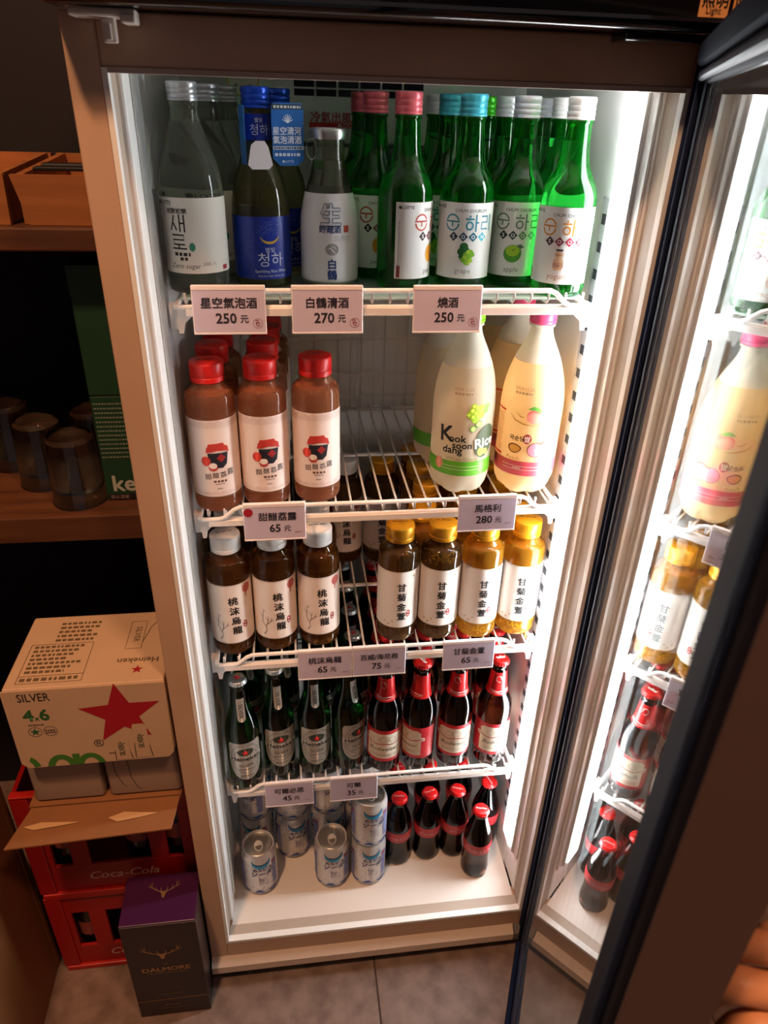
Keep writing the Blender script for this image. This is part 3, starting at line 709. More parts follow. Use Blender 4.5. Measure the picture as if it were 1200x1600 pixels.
pf(blue_bottle(True), -0.1480, 0.1700, z, 'blue-capped rice wine bottle with a hanging blue neck card')
pf(blue_bottle(False), -0.1240, 0.2480, z, 'blue-capped rice wine bottle standing behind the one with the neck card', 10)

# --- frosted white sake
SAKE = [(0, 0.004), (0.022, 0.0015), (0.030, 0.0), (0.0335, 0.002), (0.0350, 0.008), (0.0350, 0.062)] + smoothp([(0.0350, 0.062), (0.0342, 0.078), (0.0315, 0.094), (0.0270, 0.110), (0.0220, 0.126), (0.0190, 0.140), (0.0182, 0.154), (0.0186, 0.166)])[1:]
t = thing('sake_bottle', 'small sake bottle in frosted white sleeve with silver pull-ring cap', 'bottle')
vessel(t, SAKE, 0.140, liquid('pale_sake_glass', '#e0e6d6', ior=1.33, milk=0.10, milk_color='#b5b89e'))
R = profile_r(SAKE)
sl = lathe([(R(zz) + 0.0004, zz) for zz in [0.003 + 0.104 * k / 18 for k in range(19)]], 40)
lb = sheet('sleeve', sl[0], sl[1], mat('sleeve_white', '#e9e9ea', 0.3), t)
f1 = on_round(R, e=0.0008); f1.vary = True; f2 = on_round(R, e=0.0012); f2.vary = True
decal('outline_lettering', [text('生', 0.0255, 0.0020, 0.0850, 0.065)], ink('#2a3140'), lb, f1)
decal('lettering', [text('生', 0.0255, 0.0020, 0.0850, 0.022)], ink('#c9ced6'), lb, f2)
decal('blue_lettering', [text('貯蔵酒', 0.0088, 0.0010, 0.0690, 0.02)] + column('白鶴', 0.0122, 0.0030, 0.0235, 0.0125, 0.035), ink('#1f3f7d'), lb, f1)
decal('seal', [rect(0.0175, 0.0240, 0.0655, 0.0730)], ink('#c4492f'), lb, f1)
decal('grey_lettering', [text('SURO', 0.0078, 0.0160, 0.0590, 0.0), ], ink('#c2c2c4'), lb, f1)
decal('crest', [ell(0.0030, 0.0465, 0.0078, 0.0068)], ink('#9d9c9a'), lb, f1)
decal('crest_bird', [stroke([(-0.0025, 0.0470), (0.0010, 0.0480), (0.0050, 0.0440), (0.0075, 0.0415)], [0.0004, 0.0016, 0.0014, 0.0003]), stroke([(0.0020, 0.0500), (0.0060, 0.0490), (0.0085, 0.0460)], [0.0003, 0.0012, 0.0003])], ink('#dcdcdc'), lb, f2)
cp = mk('cap', lathe([(0.0182, 0.1625), (0.0205, 0.1625), (0.0210, 0.1640), (0.0212, 0.1720), (0.0205, 0.1735), (0.0190, 0.1738), (0.0185, 0.1728), (0, 0.1728)], 40), mat('cap_alu', '#b9bbbb', 0.28, metal=0.9), t, 40)
mk('pull_ring', shift(tube([(0.006 * math.cos(a), 0, 0.0105 * math.sin(a)) for a in [2 * PI * k / 24 for k in range(24)]], 0.0007, 6, True), -0.0195, -0.0100, 0.1520), mat('cap_alu'), cp, 60)
pf(t, -0.0665, 0.1720, z, None)

# --- PET bottles: lychee vinegar, peach oolong, chrysanthemum tea
PET = [(0, 0.004), (0.020, 0.003), (0.026, 0.0), (0.0310, 0.0015), (0.0332, 0.006), (0.0336, 0.012), (0.0336, 0.142), (0.0335, 0.150)] + smoothp([(0.0335, 0.150), (0.0330, 0.1565), (0.0308, 0.1622), (0.0260, 0.1660), (0.0205, 0.1690)])[1:] + [(0.0205, 0.173), (0.0222, 0.1735), (0.0222, 0.1755), (0.0195, 0.176), (0.0195, 0.192)]
PET = [(r * 0.947, zz) for r, zz in PET]
def pet(name, label, group, liq, capm, lab, deco, level=0.1620):
    t = thing(name, label, 'bottle', group=group)
    vessel(t, PET, level, liq, 'filled_body')
    c = pet_cap(0.0216, 0.1765, 0.2015, capm, t)
    decal('date_print', mark(-0.0085, 0.004, 0.007, 0.0022) + mark(0.0, 0.004, 0.006, 0.0022) + mark(0.0085, 0.004, 0.007, 0.0022), ink('#3c2f28'), c, on_plane((0, 0, 0.2015), (1, 0, 0), (0, 1, 0)))
    R = profile_r(PET)
    lb = wrap('label', R, lab[0], lab[1], lab[2], lab[3], t)
    deco(lb, R, t)
    return t
def waves(R, w, z0, z1, lb, colr):
    top, low = [], []
    for r in range(2):
        for k in range(int(w / 0.0105)):
            cx = -w / 2 + 0.006 + k * 0.0105 + (0.005 if r else 0)
            for q in (0.0050, 0.0035, 0.0020):
                top.append(ring(cx, z1 - 0.0055 - r * 0.0045, q, q, 0.00032, 10, 0.1, PI - 0.1))
                if r == 0: low.append(ring(cx, z0 + 0.0012, q, q, 0.00032, 10, 0.1, PI - 0.1))
    decal('wave_pattern', top, ink(colr), lb, on_round(R, e=0.0006)); decal('wave_pattern', low, ink(colr), lb, on_round(R, e=0.0006))
def lychee_deco(lb, R, t):
    f1 = on_round(R, e=0.0006); f2 = on_round(R, e=0.0009); f3 = on_round(R, e=0.0012)
    waves(R, 0.150, 0.026, 0.132, lb, '#b3968c')
    body = [(-0.0125, 0.0880), (-0.0115, 0.0740), (-0.0070, 0.0670), (0.0060, 0.0665), (0.0115, 0.0720), (0.0140, 0.0880)]
    decal('jar_print', [fan(body)], ink('#24222c'), lb, f1)
    decal('jar_cloth_print', [fan([(-0.0145, 0.0890), (-0.0130, 0.0960), (-0.0115, 0.0975), (-0.0105, 0.1010), (0.0080, 0.1020), (0.0100, 0.0985), (0.0140, 0.0965), (0.0155, 0.0880), (0.0095, 0.0905), (0.0, 0.0915), (-0.0085, 0.0895)])], ink('#c23b31'), lb, f2)
    decal('jar_mark', [fan([(0.0045, 0.0870), (0.0105, 0.0810), (0.0045, 0.0750), (-0.0015, 0.0810)])], ink('#a02a28'), lb, f2)
    decal('lychee_print', [ell(-0.0150, 0.0770, 0.0060, 0.0068), ell(-0.0065, 0.0680, 0.0058, 0.0050)], ink('#bf3a2e'), lb, f2)
    decal('lychee_flesh', [ell(-0.0065, 0.0705, 0.0050, 0.0042)], ink('#efe6de'), lb, f3)
    decal('brush_lettering', [text('甜', 0.0092, -0.0138, 0.0550, 0.0, rot=0.12), text('醋', 0.0086, -0.0040, 0.0565, 0.0), text('荔', 0.0090, 0.0057, 0.0570, 0.0, rot=0.12), text('露', 0.0100, 0.0158, 0.0590, 0.0)], ink('#241c1a'), lb, f1)
    decal('small_lettering', mark(0.0010, 0.0475, 0.017, 0.0030) + mark(0.0005, 0.0435, 0.012, 0.0012) + mark(0.0, 0.0370, 0.007, 0.0014), ink('#6d5148'), lb, f1)
def oolong_deco(lb, R, t):
    f1 = on_round(R, e=0.0006)
    decal('label_border', [stroke([(-0.058, 0.0262), (0.058, 0.0262)], 0.0004), stroke([(-0.058, 0.1298), (0.058, 0.1298)], 0.0004)], ink('#8b7468'), lb, f1)
    decal('brush_lettering', column('桃沫烏龍', 0.0150, 0.0005, 0.0760, 0.0178, 0.028, 0.0011), ink('#171210'), lb, f1)
    tr = [[(-0.0225, 0.0330), (-0.0185, 0.0400), (-0.0195, 0.0480), (-0.0165, 0.0560), (-0.0150, 0.0680)], [(-0.0190, 0.0470), (-0.0250, 0.0560), (-0.0240, 0.0660), (-0.0225, 0.0800)], [(-0.0175, 0.0520), (-0.0110, 0.0590), (-0.0095, 0.0660)], [(-0.0110, 0.0590), (-0.0065, 0.0610)], [(-0.0240, 0.0640), (-0.0285, 0.0720)], [(-0.0160, 0.0600), (-0.0195, 0.0670)], [(-0.0232, 0.0740), (-0.0190, 0.0790)]]
    decal('branch_print', [stroke(q, [0.0015 if i == 0 else 0.0008] + [0.0008] * (len(q) - 2) + [0.0003]) for i, q in enumerate(tr)], ink('#2c2522'), lb, f1)
    decal('seal', [ell(0.0165, 0.0570, 0.0034, 0.0068)], ink('#9c2f28'), lb, f1)
    decal('seal_lettering', mark(0.0165, 0.0597, 0.0034, 0.0022) + mark(0.0165, 0.0543, 0.0034, 0.0022), ink('#e7cfc6'), lb, on_round(R, e=0.0009))
    decal('peach_print', [ell(0.0235, 0.1200, 0.0075, 0.0080), stroke([(0.0225, 0.1120), (0.0215, 0.1060), (0.0245, 0.1040)], [0.003, 0.0015, 0.0004])], ink('#b5564c'), lb, f1)
def chrys_deco(lb, R, t):
    f1 = on_round(R, e=0.0006)
    decal('label_border', [stroke([(-0.058, 0.0312), (0.058, 0.0312)], 0.0004), stroke([(-0.058, 0.1328), (0.058, 0.1328)], 0.0004)], ink('#c0a874'), lb, f1)
    decal('brush_lettering', column('甘菊金萱', 0.0150, 0.0030, 0.0790, 0.0180, 0.028, 0.0003), ink('#171513'), lb, f1)
    decal('seal', [ell(0.0150, 0.0560, 0.0034, 0.0066)], ink('#a83a36'), lb, f1)
    decal('seal_lettering', mark(0.0150, 0.0587, 0.0034, 0.0022) + mark(0.0150, 0.0533, 0.0034, 0.0022), ink('#efdcd6'), lb, on_round(R, e=0.0009))
    pet_ = []; cen = []
    for cx, cy, q in ((0.0225, 0.1240, 0.0042), (0.0280, 0.1290, 0.0030), (-0.0225, 0.0400, 0.0030), (-0.0160, 0.0360, 0.0036), (-0.0100, 0.0420, 0.0026)):
        cen.append(ell(cx, cy, q * 0.34, n=10))
        for k in range(8): pet_.append(ell(cx + q * 0.66 * math.cos(k * PI / 4), cy + q * 0.66 * math.sin(k * PI / 4), q * 0.32, q * 0.15, 8, k * PI / 4))
    decal('flower_print', pet_, ink('#d8cbb2'), lb, f1); decal('flower_centre_print', cen, ink('#b07f22'), lb, f1)
LYCH = liquid('lychee_vinegar', '#efc7a2', rough=0.04, ior=1.33, milk=0.36, milk_color='#d58c66')
CAPR = mat('cap_red', '#d41f1a', 0.35)
LABP = mat('label_blush', '#ecdbd2', 0.42)
lych = pet('lychee_drink_bottle', '-', 'red-capped lychee drinks', LYCH, CAPR, (0.168, 0.025, 0.133, LABP), lychee_deco)
z = DECK[2]
pf(lych, -0.2245, 0.1270, z, 'red-capped lychee bottle nearest the cabinet side, front of its file', 5)
pf(lych, -0.1590, 0.1360, z, 'red-capped lychee bottle in the middle of the front row of three', 8)
pf(lych, -0.0885, 0.1440, z, 'red-capped lychee bottle standing alone with nothing behind it', 3)
pf(lych, -0.2240, 0.2010, z, 'red-capped lychee bottle second in the file along the cabinet side', 0)
pf(lych, -0.2220, 0.2760, z, 'red-capped lychee bottle third in the file along the cabinet side', 0)
pf(lych, -0.1570, 0.2100, z, 'red-capped lychee bottle second in the middle file', 0)
pf(lych, -0.1550, 0.2840, z, 'red-capped lychee bottle third in the middle file', 0)
pf(lych, -0.1530, 0.3600, z, 'red-capped lychee bottle last in the middle file', 0)
OOL = liquid('oolong_tea', '#c98f4a', rough=0.03, ior=1.34, milk=0.28, milk_color='#80501f')
CAPW = mat('cap_white', '#e3ded8', 0.4)
LABO = mat('label_cream', '#e9dbcf', 0.42)
ool = pet('oolong_tea_bottle', '-', 'white-capped oolong teas', OOL, CAPW, (0.158, 0.025, 0.131, LABO), oolong_deco)
z = DECK[3]
pf(ool, -0.2230, 0.1330, z, 'white-capped oolong tea next to the cabinet side', 4)
pf(ool, -0.1570, 0.1380, z, 'white-capped oolong tea in the middle of the three in front', 6)
pf(ool, -0.0900, 0.1420, z, 'white-capped oolong tea beside the gap in the shelf', 8)
pf(ool, -0.0315, 0.3720, z, 'white-capped oolong tea at the back, its cap hidden above the gap', 2)
CHL = liquid('chrysanthemum_tea', '#f0bc50', rough=0.03, ior=1.34, milk=0.30, milk_color='#dda033')
CHD = liquid('dark_chrysanthemum_tea', '#b98d50', rough=0.03, ior=1.34, milk=0.25, milk_color='#806038')
CAPG = mat('cap_gold', '#d9961a', 0.32, metal=0.35)
LABC = mat('label_white', '#eae3dc', 0.42)
chd = pet('chrysanthemum_tea_bottle', '-', 'gold-capped chrysanthemum teas', CHD, CAPG, (0.158, 0.030, 0.134, LABC), chrys_deco)
chl = pet('chrysanthemum_tea_bottle', '-', 'gold-capped chrysanthemum teas', CHL, CAPG, (0.158, 0.030, 0.134, LABC), chrys_deco)
FLW = mat('soaked_petals', '#d8c63e', 0.6, noise=0.3, scale=300)
def petals(t, cx, cy, cz, n, sx, sz, seed):
    """a clump of soaked chrysanthemum petals inside the bottle"""
    rnd = random.Random(seed); gs = []
    for k in range(n):
        M = Matrix.Translation((cx + rnd.gauss(0, sx), cy + rnd.gauss(0, sx * 0.6), cz + rnd.gauss(0, sz))) @ Matrix.Rotation(rnd.uniform(0, 6.28), 4, 'Z') @ Matrix.Rotation(rnd.uniform(-1.2, 1.2), 4, 'Y')
        gs.append(xf(([Vector(p) for p in ((-0.0045, 0, 0), (0, -0.0012, 0.0006), (0.0045, 0, 0), (0, 0.0012, 0.0006), (0, 0, -0.0006))], [[0, 1, 2, 3], [0, 4, 1], [1, 4, 2], [2, 4, 3], [3, 4, 0]]), M))
    return mk('soaked_flower', join(*gs), FLW, t)
b1 = pf(chd, 0.0333, 0.1410, z, 'gold-capped chrysanthemum tea with the darkest drink', 6)
b2 = pf(chd, 0.0985, 0.1400, z, 'gold-capped chrysanthemum tea with a yellow flower floating at its neck', 4)
b3 = pf(chl, 0.1637, 0.1380, z, 'gold-capped chrysanthemum tea whose cap is half behind the upper price tag', 8)
b4 = pf(chl, 0.2290, 0.1390, z, 'gold-capped chrysanthemum tea closest to the light tube', 4)
pf(chl, 0.0770, 0.2010, z, 'gold-capped chrysanthemum tea in the second row, seen between two caps', 0)
pf(chd, 0.0340, 0.3680, z, 'gold-capped chrysanthemum tea far back with only its label showing', 0)

for y in (0.2085, 0.2755, 0.3425, 0.4095):
    for x in (-0.2230, -0.1570, -0.0900): pf(ool, x, y, z, 'white-capped oolong tea hidden in the files behind the front three', 0)
    for x in (0.0960, 0.1620, 0.2280) if y > 0.21 else (0.1520, 0.2280):
        pf(chl, x, y, z, 'gold-capped chrysanthemum tea hidden in the files behind the front four', 0)
petals(b2, 0.0, -0.014, 0.150, 90, 0.008, 0.007, 1)
petals(b3, 0.0, -0.012, 0.012, 60, 0.010, 0.004, 2)
petals(b4, 0.0, -0.012, 0.012, 60, 0.010, 0.004, 3)

# --- rice drinks in tall plastic bottles
MAK = [(0, 0.010), (0.012, 0.006), (0.020, 0.001), (0.028, 0.0), (0.036, 0.006), (0.0405, 0.016), (0.0425, 0.028), (0.0430, 0.040), (0.0430, 0.110)] + smoothp([(0.0430, 0.110), (0.0428, 0.135), (0.0400, 0.160), (0.0340, 0.183), (0.0265, 0.202), (0.0195, 0.217), (0.0155, 0.228), (0.0145, 0.236)], 4)[1:] + [(0.0170, 0.237), (0.0170, 0.2395), (0.0140, 0.240), (0.0140, 0.252)]
def petaloid(a, r, z):
    k = max(0.0, 1 - z / 0.026)
    return r * (1 - 0.20 * k * (0.5 + 0.5 * math.cos(5 * a)) ** 2) if r > 0.015 else r
def rice_bottle(kind):
    green = kind == 'grape'
    t = thing('rice_drink_bottle', '-', 'bottle', group='cloudy rice drinks')
    lev = 0.186 if green else 0.192
    rf = profile_r(MAK)
    low = [p for p in MAK if p[1] <= lev] + [(rf(lev), lev)]
    col = '#eee2ca' if green else '#f6dcae'
    m = liquid('cloudy_rice_' + kind, col, rough=0.12, ior=1.35, milk=0.82, milk_color=col)
    mk('filled_body', lathe(low + [(0, lev)], 50, petaloid), m, t, 60)
    up = [(rf(lev), lev + 0.0003)] + [p for p in MAK if p[1] > lev + 0.001]
    inn = [(max(r - 0.0015, 0.001), zz) for r, zz in reversed(up)]
    mk('clear_neck', lathe(up + inn + [up[0]], 40), liquid('frosted_pet', '#ece6da', rough=0.18, ior=1.2, milk=0.75, milk_color='#f3ede0'), t, 55)
    c = pet_cap(0.0178, 0.2405, 0.2560, mat('cap_lime', '#7ddc12', 0.35) if green else mat('cap_rose', '#d5476c', 0.35), t)
    f1 = on_round(rf, e=0.0008); f2 = on_round(rf, e=0.0011); f1.vary = f2.vary = True
    f3 = on_round(rf, e=0.0014); f3.vary = True
    bandc = '#57a51f' if green else '#cf4c58'
    bd = wrap('label_band', rf, 0.262, 0.034, 0.056, ink(bandc, 0.35), t, nz=4, nu=48, e=0.0004)
    decal('band_lettering', [stroke([(-0.03, 0.0485), (0.035, 0.0485)], 0.0005), stroke([(-0.03, 0.0435), (0.035, 0.0435)], 0.0005), ] + ([] if green else [text('wdry', 0.0055, -0.008, 0.0455, 0.0)]), ink('#e9dcc8'), bd, f1)
    if green:
        decal('brush_lettering', [text('K', 0.0330, -0.0230, 0.0960, 0.02, rot=0.06), text('ook', 0.0150, -0.0080, 0.0905, 0.025), text('soon', 0.0140, -0.0010, 0.0790, 0.025), text('dang', 0.0150, -0.0140, 0.0715, 0.025)], ink('#1b1b1d'), bd, f1)
        decal('flavour_lettering', [text('White Grape', 0.0085, 0.0000, 0.0590, 0.0)], ink('#9c9a58'), bd, f1)
        decal('grape_print', [ell(0.0140 + a, 0.1270 + b, 0.0046, n=14) for a, b in ((0, 0), (0.006, 0.003), (-0.005, 0.004), (0.002, 0.007), (-0.004, -0.005), (0.004, -0.005), (0.009, -0.002), (-0.008, -0.001), (0.0, -0.009), (0.008, 0.008), (-0.003, 0.010))], ink('#9cc52a'), bd, f1)
        decal('grape_print', [ell(0.0140 + a, 0.1280 + b, 0.0026, n=12) for a, b in ((0, 0), (0.006, 0.003), (-0.005, 0.004), (0.002, 0.007), (-0.004, -0.005), (0.004, -0.005), (-0.003, 0.010))], ink('#c3e04d'), bd, f2)
        decal('leaf_print', [fan([(0.0230, 0.1310), (0.0280, 0.1385), (0.0340, 0.1410), (0.0345, 0.1350), (0.0320, 0.1270), (0.0270, 0.1260)])], ink('#69b528'), bd, f1)
        decal('grape_slice', [ell(0.0120, 0.1055, 0.0046), ell(0.0200, 0.1120, 0.0050)], ink('#2f6a28'), bd, f1)
        decal('grape_slice', [ell(0.0120, 0.1055, 0.0038), ell(0.0200, 0.1120, 0.0042)], ink('#a5d06a'), bd, f2)
        decal('rice_badge', [ell(0.0330, 0.0850, 0.0165, 0.0245, 24, -0.25)], ink('#3c4a2c'), bd, f1)
        decal('rice_badge_lettering', [text('Rice', 0.0200, 0.0330, 0.0840, 0.03, rot=0.1)], ink('#f0f0e6'), bd, f2)
        decal('rice_badge_fruit', [ell(0.0270, 0.0700, 0.0055, 0.0065), ell(0.0350, 0.0690, 0.0040, 0.0045)], ink('#b8c944'), bd, f2)
        decal('round_sticker', [ell(-0.0330, 0.0500, 0.0066, 0.0090)], ink('#c4846a'), bd, f2)
    else:
        decal('peach_print', [ell(0.0110, 0.1240, 0.0135, 0.0105)], ink('#e8796c'), bd, f1)
        decal('peach_print', [ell(0.0080, 0.1215, 0.0105, 0.0078)], ink('#f09a86'), bd, f2)
        decal('leaf_print', [fan([(-0.0020, 0.1340), (0.0050, 0.1385), (0.0120, 0.1370), (0.0160, 0.1310), (0.0080, 0.1325)])], ink('#5fa23a'), bd, f3)
        decal('splash_print', [stroke([(-0.0260, 0.1240), (-0.0180, 0.1160), (-0.0060, 0.1120), (0.0100, 0.1100)], [0.0004, 0.002, 0.002, 0.0004]), stroke([(-0.0180, 0.1270), (-0.0100, 0.1215), (-0.0040, 0.1220)], [0.0004, 0.0018, 0.0004])], ink('#c09250'), bd, f1)
        decal('brush_lettering', [text('국순당', 0.0080, -0.0120, 0.0900, 0.03)], ink('#241a18'), bd, f1)
        decal('rice_seal', [ell(0.0020, 0.0905, 0.0060, 0.0072)], ink('#a02b32'), bd, f1)
        decal('rice_seal_lettering', [text('쌀', 0.0100, 0.0020, 0.0905, 0.02)], ink('#f2dcc8'), bd, f2)
        hb = [(0.0000 + 0.0095 * math.cos(a) * (1 - 0.25 * math.cos(a + 0.6)), 0.0745 + 0.0068 * math.sin(a) * (1 - 0.35 * math.cos(a))) for a in [2 * PI * k / 20 for k in range(20)]]
        decal('slice_print', [fan([(a - 0.012, b) for a, b in hb])], ink('#5a3a24'), bd, f1)
        decal('slice_print', [fan([(-0.012 + a * 0.82, 0.0745 + (b - 0.0745) * 0.80) for a, b in hb])], ink('#eda84a'), bd, f2)
        for a, b, q in ((0.0150, 0.0750, 0.0115), (0.0300, 0.0760, 0.0125)):
            decal('small_peach_print', [ell(a, b, q, q * 0.95)], ink('#5d2f2c'), bd, f1)
            decal('small_peach_print', [ell(a, b, q * 0.92, q * 0.87)], ink('#e47682'), bd, f2)
        decal('flavour_lettering', [text('Peach', 0.0085, -0.0150, 0.0600, 0.0)], ink('#a5703a'), bd, f1)
        decal('info_panel_heading', [rect(-0.0560, -0.0350, 0.1235, 0.1265), rect(-0.0560, -0.0350, 0.0585, 0.0625)], ink('#c8452e'), bd, f1)
        decal('info_lettering', lines2d(-0.0455, 0.0660, 0.1200, 24, 0.0200, 0.0012), ink('#c07a3c'), bd, f1)
        decal('barcode', [rect(-0.0560 + k * 0.0013, -0.0560 + k * 0.0013 + 0.0004 + 0.0004 * (k % 3), 0.0440, 0.0560) for k in range(9)], ink('#6a3a38'), bd, f2)
    decal('date_print', [text('2024.11.20', 0.0060, -0.004 if green else -0.010, 0.1600, 0.0), ] + mark(-0.004 if green else -0.010, 0.1540, 0.024, 0.0030), ink('#a58f74'), bd, f1)
    return t
mg = rice_bottle('grape'); mp = rice_bottle('peach')
z = DECK[2]
pf(mg, 0.1180, 0.1560, z, 'white grape rice drink in front with a lime green cap', 4)
pf(mp, 0.2125, 0.1480, z, 'peach rice drink in front with a rose pink cap', -2)
pf(mg, 0.1090, 0.2500, z, 'white grape rice drink standing behind the lime-capped front bottle', 60)
pf(mp, 0.2140, 0.2420, z, 'peach rice drink standing second, right behind the rose-capped front bottle', 40)
pf(mp, 0.2040, 0.3420, z, 'peach rice drink third and deepest on the shelf', 55)

# --- beers
BEER_G = [(0, 0.005), (0.018, 0.003), (0.024, 0.0), (0.0270, 0.0015), (0.0285, 0.006), (0.0285, 0.112)] + smoothp([(0.0285, 0.112), (0.0280, 0.126), (0.0255, 0.140), (0.0215, 0.153), (0.0175, 0.166), (0.0150, 0.180), (0.0135, 0.198), (0.0125, 0.212)])[1:] + [(0.0140, 0.2135), (0.0140, 0.2190), (0.0128, 0.2195), (0.0128, 0.2225)]
def green_beer():
    t = thing('green_beer_bottle', '-', 'bottle', group='green beer bottles with silver labels')
    vessel(t, BEER_G, 0.180, liquid('dark_green_glass', '#0f5a1e', ior=1.45))
    cc = crown_cap(0.0138, 0.2225, mat('crown_silver', '#b6b9b8', 0.3, metal=0.7), t)
    decal('cap_ring', [ring(0, 0, 0.0125, 0.0125, 0.0016)], ink('#4a5a50'), cc, on_plane((0, 0, 0.2284), (1, 0, 0), (0, 1, 0)))
    decal('cap_star', [star(0, 0, 0.0066)], ink('#b0201e'), cc, on_plane((0, 0, 0.2284), (1, 0, 0), (0, 1, 0), 0.0006))
    R = profile_r(BEER_G); f1 = on_round(R, e=0.0006); f2 = on_round(R, e=0.0009); f3 = on_round(R, e=0.0012)
    W = 0.0290
    def outline(k): return [(-W * k, 0.1040 + 0.004 * (k - 1)), (-W * 0.9 * k, 0.1105 * (1 + 0.02 * (k - 1))), (W * 0.9 * k, 0.1105), (W * k, 0.1040)] + [(W * k * math.cos(a), 0.0640 - 0.0380 * k * math.sin(a)) for a in [PI * j / 18 for j in range(19)]]
    lb = decal('label', [fan(outline(1.0))], mat('silver_label', '#b9b4a9', 0.35, metal=0.45), t, on_round(R, e=0.0003))
    DG = ink('#2c3a2e')
    decal('label_border', [ring(0, 0.0700, 0.0265, 0.0395, 0.0006, 40), ring(0, 0.0700, 0.0225, 0.0285, 0.0007, 40)], DG, lb, f1)
    decal('label_arc', [ell(0, 0.0905, 0.0135, 0.0085)], DG, lb, f1)
    decal('label_star', [star(0, 0.0890, 0.0072)], ink('#c4221f'), lb, f2)
    bw = 0.0290
    decal('name_band', [rect(-bw, bw, 0.0710, 0.0815)], mat('silver_band', '#cfcbc2', 0.35, metal=0.35), lb, f2)
    decal('name_lettering', [text('Heineken', 0.0132, 0, 0.0762, 0.03)], ink('#20261f'), lb, f3)
    decal('label_lettering', [text('LAGER BEER', 0.0050, 0, 0.1045, 0.005), text('SILVER', 0.0085, 0, 0.0600, 0.01), ] + mark(0, 0.0505, 0.026, 0.0020) + mark(0, 0.0360, 0.020, 0.0022), ink('#5a5546'), lb, f2)
    nl = decal('neck_label', [fan([(-0.0062, 0.1960), (0.0062, 0.1960), (0.0064, 0.1600)] + [(0.0064 * math.cos(a), 0.1580 - 0.0055 * math.sin(a)) for a in [PI * j / 8 for j in range(9)]] + [(-0.0064, 0.1600)])], mat('silver_label'), t, _v(on_round(R, e=0.0005)))
    decal('neck_lettering', [text('SILVER', 0.0090, 0, 0.1720, 0.01, rot=-PI / 2)], ink('#3c3a34'), nl, _v(on_round(R, e=0.0009)))
    return t
def _v(f): f.vary = True; return f
gb = green_beer()
z = DECK[4]
pf(gb, -0.2235, 0.1160, z, 'green beer bottle nearest the cabinet side, its star cap in view', 4)
pf(gb, -0.1650, 0.1380, z, 'green beer bottle second from the cabinet side, cap under the shelf edge', 8)
pf(gb, -0.1030, 0.1360, z, 'green beer bottle third from the cabinet side, under a price tag', 8)
pf(gb, -0.0445, 0.1380, z, 'green beer bottle next to the first red-collared beer, label turned', 40)
for x, lb in ((-0.2200, 'nearest the cabinet side'), (-0.1550, 'second from the cabinet side'), (-0.0900, 'third from the cabinet side'), (-0.0300, 'next to the red-collared beers')):
    pf(gb, x, 0.2100, z, 'green beer bottle in the dark second row, ' + lb, 30)
for y in (0.2820, 0.3540, 0.4260):
    for x in (-0.2200, -0.1550, -0.0900, -0.0300):
        pf(gb, x, y, z, 'green beer bottle deep in the dark back rows', 30)
BEER_B = [(r * 0.983, zz) for r, zz in [(0, 0.005), (0.018, 0.003), (0.025, 0.0), (0.0285, 0.0015), (0.0300, 0.006), (0.0300, 0.102)] + smoothp([(0.0300, 0.102), (0.0302, 0.116), (0.0290, 0.130), (0.0255, 0.143), (0.0205, 0.154), (0.0168, 0.165), (0.0150, 0.180), (0.0136, 0.198), (0.0128, 0.210)])[1:] + [(0.0142, 0.2115), (0.0142, 0.2165), (0.0128, 0.217), (0.0128, 0.2195)]]
